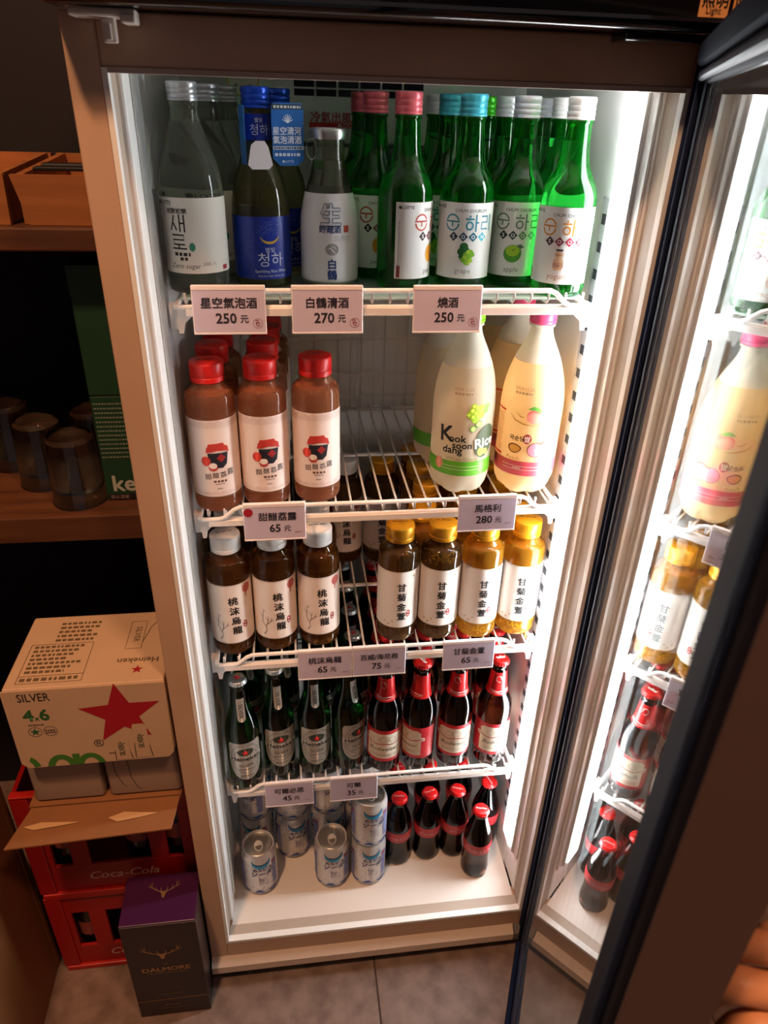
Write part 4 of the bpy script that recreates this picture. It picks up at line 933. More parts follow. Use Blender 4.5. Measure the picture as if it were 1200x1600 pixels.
def amber_beer():
    t = thing('amber_beer_bottle', '-', 'bottle', group='dark beer bottles with red collars')
    vessel(t, BEER_B, 0.185, liquid('dark_amber_glass', '#3d1508', ior=1.45))
    cc = crown_cap(0.0140, 0.2195, mat('crown_red', '#c8201f', 0.3, metal=0.3), t)
    decal('cap_mark', [fan([(-0.007, -0.002), (0.007, -0.002), (0.0085, 0.004), (0.004, 0.0015), (0.0, 0.0055), (-0.004, 0.0015), (-0.0085, 0.004)])], ink('#e9d9d4'), cc, on_plane((0, 0, 0.2254), (1, 0, 0), (0, 1, 0), 0.0005))
    R = profile_r(BEER_B); f1, f2, f3 = [_v(on_round(R, e=e)) for e in (0.0006, 0.0009, 0.0012)]
    nl = wrap('neck_label', R, 0.085, 0.157, 0.203, mat('red_foil', '#c22020', 0.3, metal=0.25), t, nz=6)
    decal('neck_print', [stroke([(-0.018, 0.1660), (-0.006, 0.1640), (0.006, 0.1655), (0.018, 0.1640)], 0.0016), stroke([(-0.018, 0.1625), (0.0, 0.1605), (0.018, 0.1620)], 0.0008), ring(-0.004, 0.1900, 0.0055, 0.0065, 0.0009, 16, 0.5, 5.2), stroke([(-0.004, 0.197), (0.002, 0.186)], 0.0009)], ink('#e0b9b0'), nl, f1)
    lb = wrap('label', R, 0.120, 0.027, 0.100, mat('red_label', '#b8222a', 0.4), t)
    cream = [(-0.0330, 0.0345), (0.0330, 0.0345), (0.0330, 0.0680), (0.0400, 0.0700), (0.0390, 0.0760), (0.0320, 0.0780), (0.0330, 0.0860), (0.0265, 0.0925), (-0.0265, 0.0925), (-0.0330, 0.0860), (-0.0320, 0.0780), (-0.0390, 0.0760), (-0.0400, 0.0700), (-0.0330, 0.0680)]
    decal('label_panel', [fan(cream)], ink('#d9cdb8'), lb, f1)
    decal('label_ribbon', [stroke([(-0.0370, 0.0735), (-0.0150, 0.0680), (0.0, 0.0700), (0.0150, 0.0680), (0.0370, 0.0735)], 0.0018)], ink('#a82a2e'), lb, f2)
    decal('crest_print', [ring(0.0, 0.0800, 0.0080, 0.0085, 0.0006), ring(0.0, 0.0800, 0.0055, 0.0060, 0.0005), ring(-0.0140, 0.0800, 0.0060, 0.0060, 0.0005), ring(0.0140, 0.0800, 0.0060, 0.0060, 0.0005)] + lines2d(0, 0.0400, 0.0450, 3, 0.050, 0.0008), ink('#8d8068'), lb, f2)
    decal('name_lettering', [text('Budweiser', 0.0125, 0.0, 0.0575, 0.005, shear=0.3)], ink('#4d463e'), lb, f2)
    return t
ab = amber_beer()
pf(ab, 0.0190, 0.1300, z, 'red-collared dark beer next to the green beers, label facing front', 2)
pf(ab, 0.0800, 0.1310, z, 'red-collared dark beer with its label turned to show a red edge', -52)
pf(ab, 0.1440, 0.1300, z, 'red-collared dark beer with its cap behind the gold tea price tag', 12)
pf(ab, 0.2120, 0.1260, z, 'red-collared dark beer closest to the light tube, red cap in view', 28)
for x, lb in ((0.0300, 'next to the green beers'), (0.0970, 'second from the green beers'), (0.1660, 'second from the light tube'), (0.2280, 'closest to the light tube')):
    pf(ab, x, 0.2040, z, 'red-collared dark beer in the second row, ' + lb, 20)

for y in (0.2780, 0.3520, 0.4260):
    for x in (0.0300, 0.0970, 0.1660, 0.2280):
        pf(ab, x, y, z, 'red-collared dark beer deep in the dark back rows', 20)

# --- cans
ALUM = mat('can_lid_alu', '#a9a49c', 0.3, metal=0.8)
TABM = mat('can_tab_alu', '#dad5cd', 0.35, metal=0.35)
def can():
    t = thing('drink_can', '-', 'can', group='speckled blue and silver cans')
    h = 0.1140
    prof = [(0, 0.004), (0.021, 0.003), (0.0245, 0.0), (0.0280, 0.0025), (0.0322, 0.009), (0.0328, 0.014), (0.0328, h - 0.017), (0.0318, h - 0.010), (0.0282, h - 0.0015), (0.0288, h), (0.0272, h), (0.0262, h - 0.0035)]
    mk('body', lathe(prof, 40), mat('can_print_silver', '#cfcac6', 0.35, metal=0.35), t, 50)
    R = profile_r(prof[:10])
    f1, f2 = _v(on_round(R, e=0.0005)), _v(on_round(R, e=0.0008))
    lid = mk('lid', lathe([(0.0263, h - 0.0036), (0.0240, h - 0.0045), (0.0228, h - 0.0038), (0, h - 0.0038)], 32), ALUM, t, 40)
    mk('pull_tab', join(shift(tube([(0.0072 * math.cos(a), 0.0105 * math.sin(a), 0) for a in [2 * PI * k / 20 for k in range(20)]], 0.0014, 6, True), 0, -0.005, h - 0.0016), box(-0.0058, 0.0058, -0.004, 0.0045, h - 0.0024, h - 0.0010, 0.0004), lathe([(0, h - 0.0004), (0.0022, h - 0.0006), (0.0026, h - 0.0016)], 12)), TABM, lid, 60)
    b = t.children[0]
    for k in range(3):
        u = -0.0700 + 0.0690 * k; u = u + 0.0
        arc = [PI + PI * j / 16 for j in range(17)]
        decal('wave_outline', [stroke([(u + 0.0170 * math.cos(q), 0.1040 + 0.0145 * math.sin(q)) for q in arc], [0.0006 + 0.0092 * math.sin(PI * j / 16) for j in range(17)])], ink('#1a1c44'), b, f1)
        decal('wave_print', [stroke([(u + 0.0001 + 0.0166 * math.cos(q), 0.1030 + 0.0150 * math.sin(q)) for q in arc], [0.0004 + 0.0080 * math.sin(PI * j / 16) for j in range(17)])], ink('#2f94c4'), b, f2)
        decal('lettering', [text('カルピス', 0.0092, u + 0.002, 0.0805, 0.04), text('ソーダ', 0.0140, u + 0.002, 0.0680, 0.03, shear=0.2)], ink('#25276c'), b, f2)
        decal('small_lettering', mark(u, 0.0520, 0.012, 0.0032) + mark(u, 0.0470, 0.010, 0.0030) + lines2d(u, 0.037, 0.043, 3, 0.012, 0.0008), ink('#8a7f98'), b, f2)
        decal('panel_print', [rect(u + 0.0215, u + 0.0325, 0.026, 0.094)], ink('#7f86b4'), b, f1)
        decal('ribbon_print', [rect(u + 0.0205, u + 0.0300, 0.0865, 0.0915)], ink('#b1303a'), b, f2)
    rnd = random.Random(4)
    decal('dot_print', [ell(rnd.uniform(-0.1, 0.1), rnd.uniform(0.014, 0.094), 0.0011, n=8) for k in range(120)], ink('#4a5a98'), b, f1)
    decal('foot_wave', [stroke([(-0.1 + 0.2 * k / 80, 0.0150 + 0.0016 * math.sin(k * 0.9)) for k in range(81)], [0.0035 + 0.0030 * math.sin(k * 0.55) for k in range(81)])], ink('#33549a'), b, f1)
    return t
cn = can()
CH = 0.1142
cans = [(-0.2140, 0.1090, 0, 'single can in front beside the cabinet side', 5), (-0.0770, 0.1085, 0, 'single can standing in front of the middle, lid in view', 8),
        (-0.0070, 0.1060, 0, 'lower can of the front stack next to the cola bottles', 14), (-0.0070, 0.1060, 1, 'upper can of the front stack next to the cola bottles', 16),
        (-0.1500, 0.1790, 0, 'lower can of the stack between the two single cans', 18), (-0.1500, 0.1790, 1, 'upper can of the stack between the two single cans', 14),
        (-0.2210, 0.1860, 0, 'lower can of the stack behind the single can at the cabinet side', -20), (-0.2210, 0.1860, 1, 'upper can of the stack behind the single can at the cabinet side', -30),
        (-0.0800, 0.1850, 0, 'lower can of the stack behind the middle single can', 30), (-0.0800, 0.1850, 1, 'upper can of the stack behind the middle single can', 25),
        (-0.0120, 0.1880, 0, 'lower can of the stack behind the front stack', 0), (-0.0120, 0.1880, 1, 'upper can of the stack behind the front stack', -12)]
for x, y, k, lb, ex in cans: pf(cn, x, y, 0.0006 + k * CH, lb, ex)

# --- cola bottles
COLA = [(0, 0.004), (0.016, 0.002), (0.022, 0.0), (0.0250, 0.0015), (0.0268, 0.007), (0.0270, 0.016), (0.0258, 0.030), (0.0245, 0.046), (0.0250, 0.060), (0.0268, 0.078), (0.0272, 0.092)] + smoothp([(0.0272, 0.092), (0.0262, 0.104), (0.0232, 0.118), (0.0190, 0.132), (0.0155, 0.145), (0.0132, 0.156)])[1:] + [(0.0128, 0.160), (0.0142, 0.1615), (0.0142, 0.1650), (0.0128, 0.1655), (0.0128, 0.168)]
t = thing('cola_bottle', '-', 'bottle', group='small cola bottles on the cabinet floor')
vessel(t, COLA, 0.118, liquid('cola_in_glass', '#2a0f07', ior=1.42), wall=0.003)
cc = crown_cap(0.0142, 0.168, mat('crown_cola', '#d81c1c', 0.28), t)
decal('cap_lettering', [text('Coca-Cola', 0.0048, 0, 0, 0.03, shear=0.2)], ink('#f2dcd8'), cc, on_plane((0, 0, 0.1740), (1, 0, 0), (0, 1, 0), 0.0006))
R = profile_r(COLA)
lb = wrap('label', R, 0.165, 0.070, 0.097, mat('cola_red_label', '#b82a30', 0.35), t, nz=5, nu=36)
decal('lettering', [text('Coca-Cola', 0.0125, 0.0, 0.0835, 0.015, shear=0.25)], ink('#d98a88'), lb, _v(on_round(R, e=0.0006)))
for x, y, lb, ex in ((0.0545, 0.1370, 'cola bottle standing against the can stack', 4), (0.1140, 0.1420, 'cola bottle second from the can stack', 30), (0.1690, 0.1430, 'cola bottle third from the can stack', 0), (0.2035, 0.0940, 'cola bottle standing forward of all the other cola bottles', 8), (0.2350, 0.1560, 'cola bottle in the corner under the light tube', -50),
                     (0.0600, 0.2080, 'cola bottle in the dark second row behind the first one', 0), (0.1260, 0.2120, 'cola bottle in the dark second row between two caps', 0), (0.1930, 0.2140, 'cola bottle in the dark second row near the corner', 0)):
    pf(t, x, y, 0.0005, lb, ex)

# ---------------------------------------------------------------- wooden shelving beside the fridge
WOOD = mat('orange_wood', '#5f3a22', 0.5, color2='#4a2a17', scale=9, stretch=(0.6, 6, 6), bump=0.1)
unit = thing('shelf_unit', 'dark wooden shelving beside the fridge', 'shelf unit')
mk('shelf_board', box(-0.95, -0.312, 0.100, 0.50, 1.1635, 1.1880, 0.002), WOOD, unit)
mk('shelf_board', box(-0.95, -0.312, 0.100, 0.50, 0.7920, 0.8300, 0.002), WOOD, unit)
mk('back_panel', box(-0.95, -0.312, 0.502, 0.52, FZ, 2.1), mat('dark_back', '#17141a', 0.7, noise=0.2, scale=5), unit)
mk('side_panel', box(-0.97, -0.951, 0.100, 0.52, FZ, 2.1), WOOD, unit)
# slanted wooden trays on the upper board
def tray(x0, x1, label):
    t = thing('wooden_tray', label, 'tray', ((x0 + x1) / 2, 0.115, 1.1885), 0, 'wooden trays on the upper board')
    w = (x1 - x0) / 2; TR = mat('tray_wood', '#a86a3a', 0.5, color2='#8d562c', scale=12, stretch=(0.5, 5, 5))
    def slab(pts, y0, y1): return prism(pts, y0, y1, 'y')
    mk('front_board', slab([(-w + 0.012, 0.0), (w - 0.002, 0.0), (w, 0.050), (-w, 0.050)], 0.0, 0.008), TR, t)
    mk('back_board', slab([(-w + 0.012, 0.0), (w - 0.002, 0.0), (w, 0.060), (-w, 0.060)], 0.192, 0.200), TR, t)
    mk('side_board', prism([(0.0085, 0.0), (0.1915, 0.0), (0.1915, 0.060), (0.0085, 0.050)], -w + 0.004, -w + 0.012, 'x'), TR, t)
    mk('side_board', prism([(0.0085, 0.0), (0.1915, 0.0), (0.1915, 0.060), (0.0085, 0.050)], w - 0.012, w - 0.004, 'x'), TR, t)
    mk('tray_bottom', box(-w + 0.013, w - 0.013, 0.009, 0.191, 0.0, 0.006), TR, t)
    return t
tray(-0.408, -0.318, 'orange wooden tray with slanted sides against the fridge')
tray(-0.520, -0.414, 'orange wooden tray farther from the fridge, mostly out of view')
b = thing('tray_clip', 'dark flat tool lying in the wooden tray against the fridge', 'tool', (-0.362, 0.19, 1.2370))
mk('blade', box(-0.034, 0.034, -0.030, -0.014, 0.002, 0.006, 0.001), mat('tool_dark', '#1c1a1a', 0.5), b); mk('grip', box(-0.038, 0.020, 0.012, 0.030, 0.0, 0.007, 0.002), mat('tool_dark'), b); mk('bridge', box(0.012, 0.020, -0.014, 0.012, 0.001, 0.006), mat('tool_dark'), b)
# upturned tumblers
GLS = liquid('tumbler_glass', '#e8ecea', ior=1.45)
def tumbler():
    t = thing('glass_tumbler', '-', 'glass', group='upturned tumblers on the lower board')
    o = [(0.036, 0.0), (0.0355, 0.003), (0.030, 0.092), (0.027, 0.096), (0.0, 0.096)]
    i = [(0.0, 0.088), (0.026, 0.088), (0.0335, 0.003), (0.0345, 0.0), (0.036, 0.0)]
    mk('wall', lathe(o + i, 28), GLS, t, 40)
    mk('rim_bead', tube([(0.0353 * math.cos(a), 0.0353 * math.sin(a), 0.0011) for a in [2 * PI * k / 28 for k in range(28)]], 0.0011, 6, True), GLS, t, 60)
    return t
tm = tumbler()
for x, y, lb in ((-0.4130, 0.150, 'upturned glass tumbler nearest the green carton, in front'), (-0.4720, 0.208, 'upturned glass tumbler in the middle of the dark board'), (-0.5320, 0.272, 'upturned glass tumbler farthest from the green carton'), (-0.4050, 0.245, 'upturned glass tumbler behind the front one, beside the green carton')):
    place(tm, x, y, 0.8302, 0, lb)
# green cartons
GC = mat('green_carton', '#1e4227', 0.5, noise=0.2, scale=14)
CW = ink('#7f8a78')
t = thing('beer_carton', 'dark green carton with white fine print, standing on the lower board', 'carton', (-0.347, 0.142, 0.8305))
mk('box_body', box(-0.029, 0.031, 0.0, 0.24, 0.0, 0.150, 0.0015), GC, t)
pl = on_plane((0, 0, 0), (1, 0, 0), (0, 0, 1))
decal('brand_lettering', [text('ken', 0.0330, 0.004, 0.0255, 0.03), text('®', 0.012, 0.0275, 0.0480, 0.01)], ink('#b7b8a8'), t, pl)
decal('notice_band', [rect(-0.027, 0.031, 0.0010, 0.0095)], ink('#241d1b'), t, pl)
decal('notice_lettering', [text('禁止酒駕', 0.0062, -0.012, 0.0052, 0.01), text('安全', 0.0062, 0.018, 0.0052, 0.01)], ink('#9a7a6c'), t, on_plane((0, 0, 0), (1, 0, 0), (0, 0, 1), 0.0008))
decal('fine_print', lines2d(-0.001, 0.065, 0.140, 13, 0.050, 0.0022), CW, t, pl)
t = thing('beer_carton', 'dark green carton stacked upon the carton with fine print', 'carton', (-0.347, 0.142, 0.9815))
mk('box_body', box(-0.029, 0.031, 0.0, 0.24, 0.0, 0.160, 0.0015), GC, t)
mk('lid_flap', box(-0.029, 0.031, -0.0012, -0.0002, 0.125, 0.160), GC, t)
decal('brand_lettering', [text('w', 0.022, 0.022, 0.075, 0.02)], CW, t, pl)

# ---------------------------------------------------------------- cartons on the crates
KRAFT = mat('white_carton', '#c9aa8a', 0.55, noise=0.06, scale=18)
BROWN = mat('brown_cardboard', '#8a5a34', 0.7, noise=0.1, scale=30)
BK = ink('#33302a')
t = thing('beer_carton', 'white carton with a large red star and green letters on its front', 'carton', (-0.4130, 0.0, 0.4790))
bw = 0.1060; hh = 0.146; dp = 0.158
cb = mk('box_body', box(-bw + 0.001, bw - 0.001, 0.0015, dp, 0.012, hh, 0.003), KRAFT, t)
cf = mk('front_flap', prism([(-bw, hh - 0.001), (-bw, 0.010), (-bw + 0.008, 0.0), (bw - 0.010, 0.002), (bw - 0.002, 0.012), (bw, hh - 0.001)], -0.0010, 0.0008, 'y'), KRAFT, t)
pl = on_plane((0, -0.0010, 0), (1, 0, 0), (0, 0, 1)); pl2 = on_plane((0, -0.0010, 0), (1, 0, 0), (0, 0, 1), 0.0007); pl3 = on_plane((0, -0.0010, 0), (1, 0, 0), (0, 0, 1), 0.0010)
decal('red_star', [star(0.042, 0.092, 0.057, PI / 2 + 0.04, 0.42)], ink('#a51224'), cf, pl)
decal('silver_lettering', [text('SILVER', 0.0200, -0.066, 0.133, 0.01, sx=0.72)], BK, cf, pl)
decal('registered_mark', [text('®', 0.019, 0.004, 0.040, 0.0)], BK, cf, pl)
decal('volume_lettering', mark(0.026, 0.018, 0.022, 0.0022), BK, cf, pl)
decal('count_lettering', mark(-0.072, 0.0830, 0.020, 0.0020), BK, cf, pl)
decal('round_mark', [ring(-0.0755, 0.0700, 0.0090, 0.0090, 0.0006)], BK, cf, pl)
decal('round_mark', [ring(-0.0555, 0.0700, 0.0090, 0.0090, 0.0006), ] + mark(-0.0555, 0.0715, 0.014, 0.0022) + mark(-0.0555, 0.0675, 0.013, 0.0022), BK, cf, pl)
decal('green_lettering', [text('4', 0.0280, -0.0790, 0.1010, 0.03), text('x', 0.0120, -0.0685, 0.0940, 0.02), text('6', 0.0280, -0.0580, 0.1010, 0.03), star(-0.0755, 0.0700, 0.0072)], ink('#24602f'), cf, pl)
# cropped giant letters at the foot of the flap
en = [ring(-0.052, -0.004, 0.0200, 0.0270, 0.0095, 20, 0.15, PI - 0.15), ring(-0.012, -0.004, 0.0200, 0.0260, 0.0090, 20, 0.15, PI - 0.15), ring(-0.098, -0.006, 0.0180, 0.0300, 0.0090, 12, 0.30, 1.2), rect(-0.036, -0.026, 0.001, 0.0225)]
en = [([(p[0], max(p[1], 0.0012)) for p in V], F) for V, F in en]
decal('giant_lettering', en, ink('#3f7a2a'), cf, pl)
for x, z0, h in ((0.0340, 0.004, 0.044), (0.0620, 0.006, 0.066)):
    out = [(x - 0.010, z0), (x + 0.010, z0), (x + 0.010, z0 + h - 0.006), (x + 0.006, z0 + h), (x - 0.008, z0 + h), (x - 0.010, z0 + h - 0.005)]
    decal('bottle_neck_print', [fan(out)], mat('white_carton'), cf, pl2)
    decal('bottle_neck_lettering', [text('SILVER|•', 0.0110, x, z0 + h * 0.5, 0.01, rot=PI / 2, sx=0.72), stroke([(x - 0.010, z0 + h * 0.45), (x - 0.0115, z0)], 0.0008), stroke([(x + 0.010, z0 + h * 0.35), (x + 0.0125, z0)], 0.0008)], ink('#3a4a34'), cf, pl3)
tp = on_plane((0, 0, hh), (1, 0, 0), (0, 1, 0))
fp = ink('#6a573f')
decal('top_print', frame2d(-0.090, -0.005, 0.012, 0.092, 0.0008) + [stroke([(-0.090, 0.026), (-0.005, 0.026)], 0.0008)] + lines2d(-0.0475, 0.034, 0.086, 7, 0.074, 0.0048, 0.7) + lines2d(-0.0475, 0.018, 0.019, 1, 0.078, 0.0060, 0.05) + lines2d(-0.030, 0.100, 0.138, 5, 0.060, 0.0050, 0.5), fp, cb, tp)
decal('top_lettering', [text('Heineken', 0.0150, 0.064, 0.046, 0.015, rot=PI), text('SILVER', 0.0120, 0.055, 0.104, 0.005, rot=-PI / 2)] + frame2d(0.042, 0.064, 0.072, 0.134, 0.0006) + [stroke([(0.064, 0.085), (0.072, 0.120), (0.080, 0.134), (0.088, 0.130)], 0.0010)], fp, cb, tp)
decal('top_star', [star(0.066, 0.027, 0.0085)], ink('#9a1a24'), cb, tp)
# two small packs below
for x0, x1, lb in ((-0.528, -0.427, 'small white pack under the big carton, farther from the fridge'), (-0.419, -0.312, 'small white pack under the big carton, against the fridge')):
    t = thing('drink_pack', lb, 'carton', ((x0 + x1) / 2, 0.022, 0.3790), 0, 'small packs between carton and crate')
    w = (x1 - x0) / 2
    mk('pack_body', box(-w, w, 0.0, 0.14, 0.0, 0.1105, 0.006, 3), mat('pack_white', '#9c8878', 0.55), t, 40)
    mk('pack_seam', box(-w + 0.008, w - 0.008, -0.0008, 0.0, 0.100, 0.102), mat('pack_line', '#7d6a5c', 0.6), t)
    if x0 > -0.42:
        decal('bottle_neck_print', [stroke([(-0.040, 0.100), (-0.039, 0.050), (-0.030, 0.022), (-0.026, 0.020)], 0.0012), stroke([(-0.020, 0.100), (-0.018, 0.040), (-0.010, 0.014), (-0.005, 0.012)], 0.0012)], ink('#4a4238'), t, on_plane((0, 0, 0), (1, 0, 0), (0, 0, 1)))
t = thing('cardboard_tray', 'brown cardboard tray with torn front flap under the small packs', 'cardboard', (-0.425, 0.0, 0.3720))
mk('tray_base', box(-0.112, 0.112, 0.016, 0.20, 0.0, 0.0060), BROWN, t)
fl = mk('front_flap', ([Vector(p) for p in ((-0.128, -0.052, 0.003), (0.104, -0.044, 0.006), (0.110, 0.014, 0.005), (-0.108, 0.014, 0.005), (-0.128, -0.052, 0.0005), (0.104, -0.044, 0.0035), (0.110, 0.014, 0.0025), (-0.108, 0.014, 0.0025))], [[0, 1, 2, 3], [7, 6, 5, 4], [0, 4, 5, 1], [1, 5, 6, 2], [2, 6, 7, 3], [3, 7, 4, 0]]), BROWN, t)
TORN = mat('torn_paper', '#c39a6c', 0.8)
for x, y, sx, sy in ((-0.070, -0.020, 0.040, 0.006), (0.045, -0.016, 0.036, 0.008)):
    mk('torn_patch', prism([(x - sx, y), (x - sx * 0.4, y + sy), (x + sx * 0.5, y + sy * 0.5), (x + sx, y + sy * 0.2), (x + sx * 0.3, y - sy * 0.4), (x - sx * 0.6, y - sy)], 0.0058, 0.0066, 'z'), TORN, fl)

# ---------------------------------------------------------------- red crates with bottles
RED = mat('red_crate_plastic', '#980f0d', 0.42)
REDD = mat('red_crate_lip', '#ad2018', 0.38)
def crate(z0, zh, label):
    t = thing('bottle_crate', label, 'crate', (-0.4430, 0.046, z0), 0, 'red bottle crates')
    x0, x1 = -0.132, 0.132
    wins = [(-0.099, -0.070), (-0.041, 0.058), (0.086, 0.111)]
    zb, zt = zh * 0.30, zh * 0.76
    mk('lower_band', box(x0, x1, 0.0, 0.006, 0.012, zb, 0.001, 1), RED, t)
    mk('upper_band', box(x0, x1, 0.0, 0.006, zt, zh - 0.004, 0.001, 1), RED, t)
    edges = [x0] + [v for w in wins for v in w] + [x1]
    for a, b2 in zip(edges[0::2], edges[1::2]):
        mk('front_post', box(a, b2, 0.0, 0.006, zb, zt), RED, t)
    mk('bottom_lip', box(x0, x1, -0.006, 0.008, 0.0, 0.012, 0.002), REDD, t)
    mk('corner_post', box(x0 - 0.004, x0 + 0.024, -0.004, 0.010, 0.012, zh - 0.006, 0.002), RED, t)
    mk('side_wall', box(x0 - 0.003, x0 + 0.004, 0.010, 0.30, 0.012, zh - 0.004), RED, t)
    mk('side_wall', box(x1 - 0.004, x1 + 0.003, 0.010, 0.30, 0.012, zh - 0.004), RED, t)
    mk('back_side', box(x0, x1, 0.300, 0.306, 0.012, zh - 0.004), RED, t)
    mk('crate_bottom', box(x0 + 0.005, x1 - 0.005, 0.009, 0.298, 0.002, 0.010), RED, t)
    mk('top_lip', box(x0 - 0.003, x1 + 0.003, -0.005, 0.008, zh - 0.004, zh, 0.001), REDD, t)
    decal('crate_lettering', [text('Coca-Cola', 0.0270, 0.008, zb * 0.62, 0.01, shear=0.3)], ink('#cfa79a'), t, on_plane((0, 0, 0), (1, 0, 0), (0, 0, 1)))
    return t
crate(FZ + 0.0005, 0.2190, 'red plastic bottle crate standing on the floor')
crate(0.1100, 0.2600, 'red plastic bottle crate stacked upon the lower crate')
# bottles seen through the crate openings
CRB = [(0, 0.003), (0.024, 0.0), (0.027, 0.003), (0.0275, 0.012), (0.0275, 0.120), (0.024, 0.140), (0.0150, 0.165), (0.0130, 0.185), (0.0130, 0.192), (0, 0.192)]
t = thing('crate_bottle', '-', 'bottle', group='dark bottles inside the crates')
mk('glass', lathe(CRB, 24), mat('crate_glass', '#0b0a10', 0.15, coat=0.5), t, 50)
R = profile_r(CRB[1:-1]); wrap('label', R, 0.150, 0.066, 0.104, mat('crate_label', '#8c4238', 0.5), t)
for z0, nm in ((FZ + 0.0125, 'floor-standing crate'), (0.1222, 'upper crate')):
    for x, w in ((-0.5270, 'end opening away from the fridge'), (-0.4080, 'wide middle opening'), (-0.3430, 'end opening near the fridge')):
        place(t, x, 0.086, z0 + (0.030 if z0 > 0 else 0.0), 0, 'dark bottle behind the %s of the %s' % (w, nm))
for z0 in (FZ + 0.0125, 0.1222): pass

# ---------------------------------------------------------------- whisky gift box
t = thing('gift_box', 'dark purple gift box with a golden stag head, on the floor', 'box', (-0.3670, -0.0555, FZ + 0.0005))
PUR = mat('box_brown_black', '#261817', 0.4, coat=0.08)
mk('box_body', box(-0.0605, 0.0605, 0.0, 0.086, 0.0, 0.270, 0.0015), PUR, t)
lidp = mk('box_top', box(-0.0600, 0.0600, 0.0005, 0.0855, 0.2705, 0.2745, 0.001), mat('box_plum', '#40183c', 0.3, coat=0.4), t)
GOLD = mat('gold_foil', '#b48a58', 0.35, metal=0.5)
pl = on_plane((0, 0, 0), (1, 0, 0), (0, 0, 1))
def stag(k, cx, cy, fl=1):
    P = lambda pts: [(cx + a * k, cy + fl * b * k) for a, b in pts]
    out = [fan(P([(-0.26, 0.10), (-0.20, 0.02), (-0.13, -0.06), (-0.10, -0.22), (-0.05, -0.34), (0.05, -0.34), (0.10, -0.22), (0.13, -0.06), (0.20, 0.02), (0.26, 0.10), (0.12, 0.08), (0.0, 0.12), (-0.12, 0.08)]))]
    for s in (-1, 1):
        Q = lambda pts: P([(s * a, b) for a, b in pts])
        out += [stroke(Q([(0.10, 0.08), (0.35, 0.14), (0.62, 0.28), (0.80, 0.46), (0.92, 0.78)]), [0.07 * k, 0.06 * k, 0.05 * k, 0.04 * k, 0.01 * k]), stroke(Q([(0.14, 0.10), (0.20, 0.26), (0.20, 0.42)]), [0.05 * k, 0.04 * k, 0.01 * k]), stroke(Q([(0.42, 0.17), (0.52, 0.30), (0.55, 0.46)]), [0.05 * k, 0.04 * k, 0.01 * k]), stroke(Q([(0.72, 0.36), (0.88, 0.42), (1.04, 0.56)]), [0.05 * k, 0.04 * k, 0.01 * k]), stroke(Q([(0.80, 0.50), (0.74, 0.66), (0.76, 0.80)]), [0.04 * k, 0.03 * k, 0.01 * k])]
    return out
decal('stag_emblem', stag(0.034, -0.002, 0.187), GOLD, t, pl)
decal('lettering', [text('DALMORE', 0.0165, 0.0, 0.1455, 0.025, sx=1.05), text('THE', 0.0040, 0.0, 0.1605, 0.0)] + mark(0.0, 0.1345, 0.066, 0.0014), GOLD, t, pl)
decal('gold_line', [stroke([(-0.0595, 0.051), (0.0595, 0.051)], 0.0014)], GOLD, t, pl)
decal('foot_lettering', [] + mark(0, 0.0330, 0.028, 0.0032) + mark(0, 0.0240, 0.046, 0.0018) + mark(0, 0.0690, 0.040, 0.0022), mat('dull_foil', '#7d6248', 0.5), t, pl)
decal('top_emblem', stag(0.026, 0.004, 0.052), mat('dull_foil'), lidp, on_plane((0, 0, 0.2745), (1, 0, 0), (0, 1, 0)))

# big carton standing in front of the crates
t = thing('storage_box', 'tall brown box standing beside the red crates', 'box', (-0.7000, -0.135, FZ + 0.0005))
mk('box_body', box(-0.10, 0.1050, -0.35, 0.200, 0.0, 0.520, 0.002), mat('storage_brown', '#7a4a24', 0.6, noise=0.12, scale=7), t)
mk('edge_strip', box(0.1051, 0.1065, 0.185, 0.1985, 0.0, 0.520), mat('storage_brown'), t)
mk('box_lid', box(-0.102, 0.107, -0.352, 0.202, 0.5205, 0.535, 0.002), mat('storage_brown'), t)

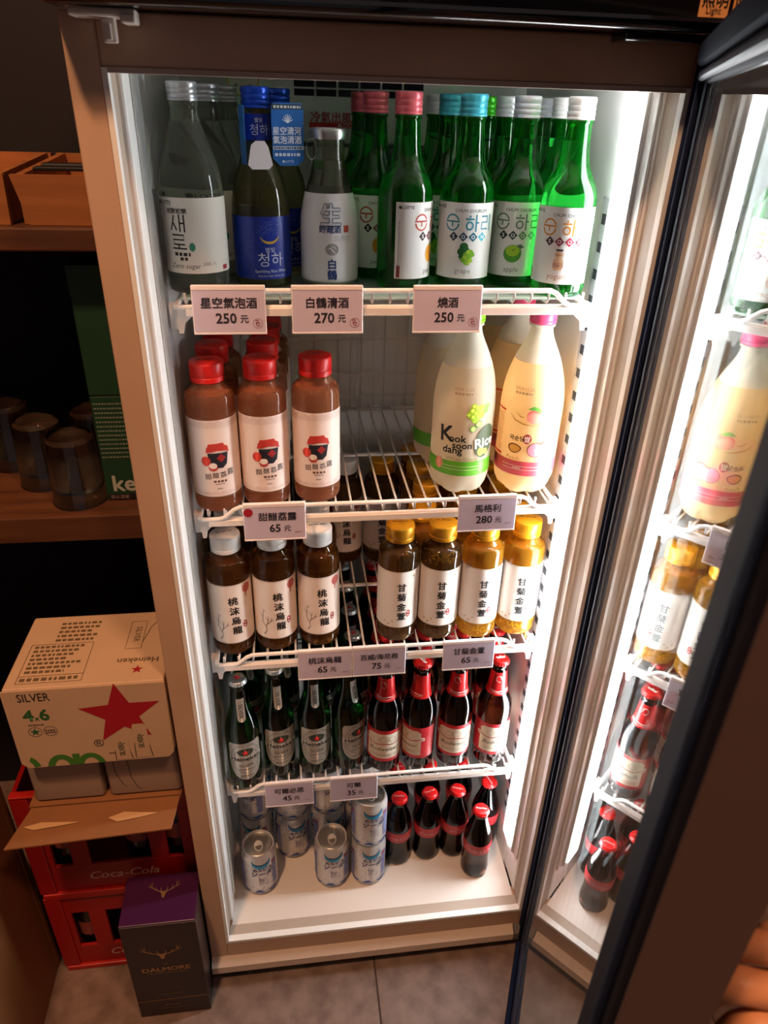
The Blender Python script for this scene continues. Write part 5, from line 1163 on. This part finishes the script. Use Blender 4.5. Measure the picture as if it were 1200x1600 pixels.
# ---------------------------------------------------------------- hand on the door edge
def skin_chain(name, chains, m, parent=None, sub=2):
    """chains: lists of (co, radius); the first point of a later chain may be an index pair joining an earlier one"""
    V, E, Rr = [], [], []
    for ch in chains:
        prev = None
        for p in ch:
            if isinstance(p, int): prev = p; continue
            V.append(p[0]); Rr.append(p[1])
            if prev is not None: E.append((prev, len(V) - 1))
            prev = len(V) - 1
    me = bpy.data.meshes.new(name); me.from_pydata(V, E, [])
    o = bpy.data.objects.new(name, me); COL.objects.link(o)
    if parent: o.parent = parent
    md = o.modifiers.new('skin', 'SKIN'); md.use_smooth_shade = True
    for i, sv in enumerate(me.skin_vertices[0].data):
        sv.radius = (Rr[i], Rr[i]); sv.use_root = (i == 3)
    s = o.modifiers.new('sub', 'SUBSURF'); s.levels = sub; s.render_levels = sub
    me.materials.append(m)
    return o
SKIN = mat('warm_skin', '#c98a63', 0.5, noise=0.12, scale=60, sss=0.12)
hand = skin_chain('person_hand', [
    [((0.2300, -1.0800, 1.1500), 0.050), ((0.3600, -0.8400, 0.8400), 0.040), ((0.2204, -0.6167, 0.8865), 0.0235), ((0.1795, -0.6083, 0.9112), 0.023), ((0.1532, -0.6035, 0.9231), 0.021)],
    [4, ((0.1298, -0.5933, 0.9512), 0.0105), ((0.0995, -0.5918, 0.9664), 0.0086), ((0.0901, -0.5856, 0.9588), 0.0078), ((0.0880, -0.5792, 0.9450), 0.0066)],
    [4, ((0.1277, -0.6035, 0.9369), 0.0108), ((0.0809, -0.5992, 0.9529), 0.0090), ((0.0767, -0.5932, 0.9380), 0.0080), ((0.0784, -0.5903, 0.9152), 0.0068)],
    [4, ((0.1282, -0.6134, 0.9198), 0.0102), ((0.0898, -0.6111, 0.9384), 0.0086), ((0.0860, -0.6051, 0.9238), 0.0078), ((0.0876, -0.6019, 0.9012), 0.0066)],
    [4, ((0.1317, -0.6215, 0.9025), 0.0092), ((0.1034, -0.6204, 0.9175), 0.0074), ((0.0993, -0.6165, 0.9072), 0.0068), ((0.1012, -0.6136, 0.8884), 0.0058)],
    [3, ((0.1640, -0.5830, 0.9080), 0.0135), ((0.1520, -0.5680, 0.9040), 0.0100), ((0.1420, -0.5600, 0.9090), 0.0088), ((0.1330, -0.5560, 0.9150), 0.0074)]], SKIN)
tag(hand, 'bare hand of a person gripping the handle of the open door', 'person')
hand.name = 'person'; hand.location = (-0.005, 0.0, 0.002)
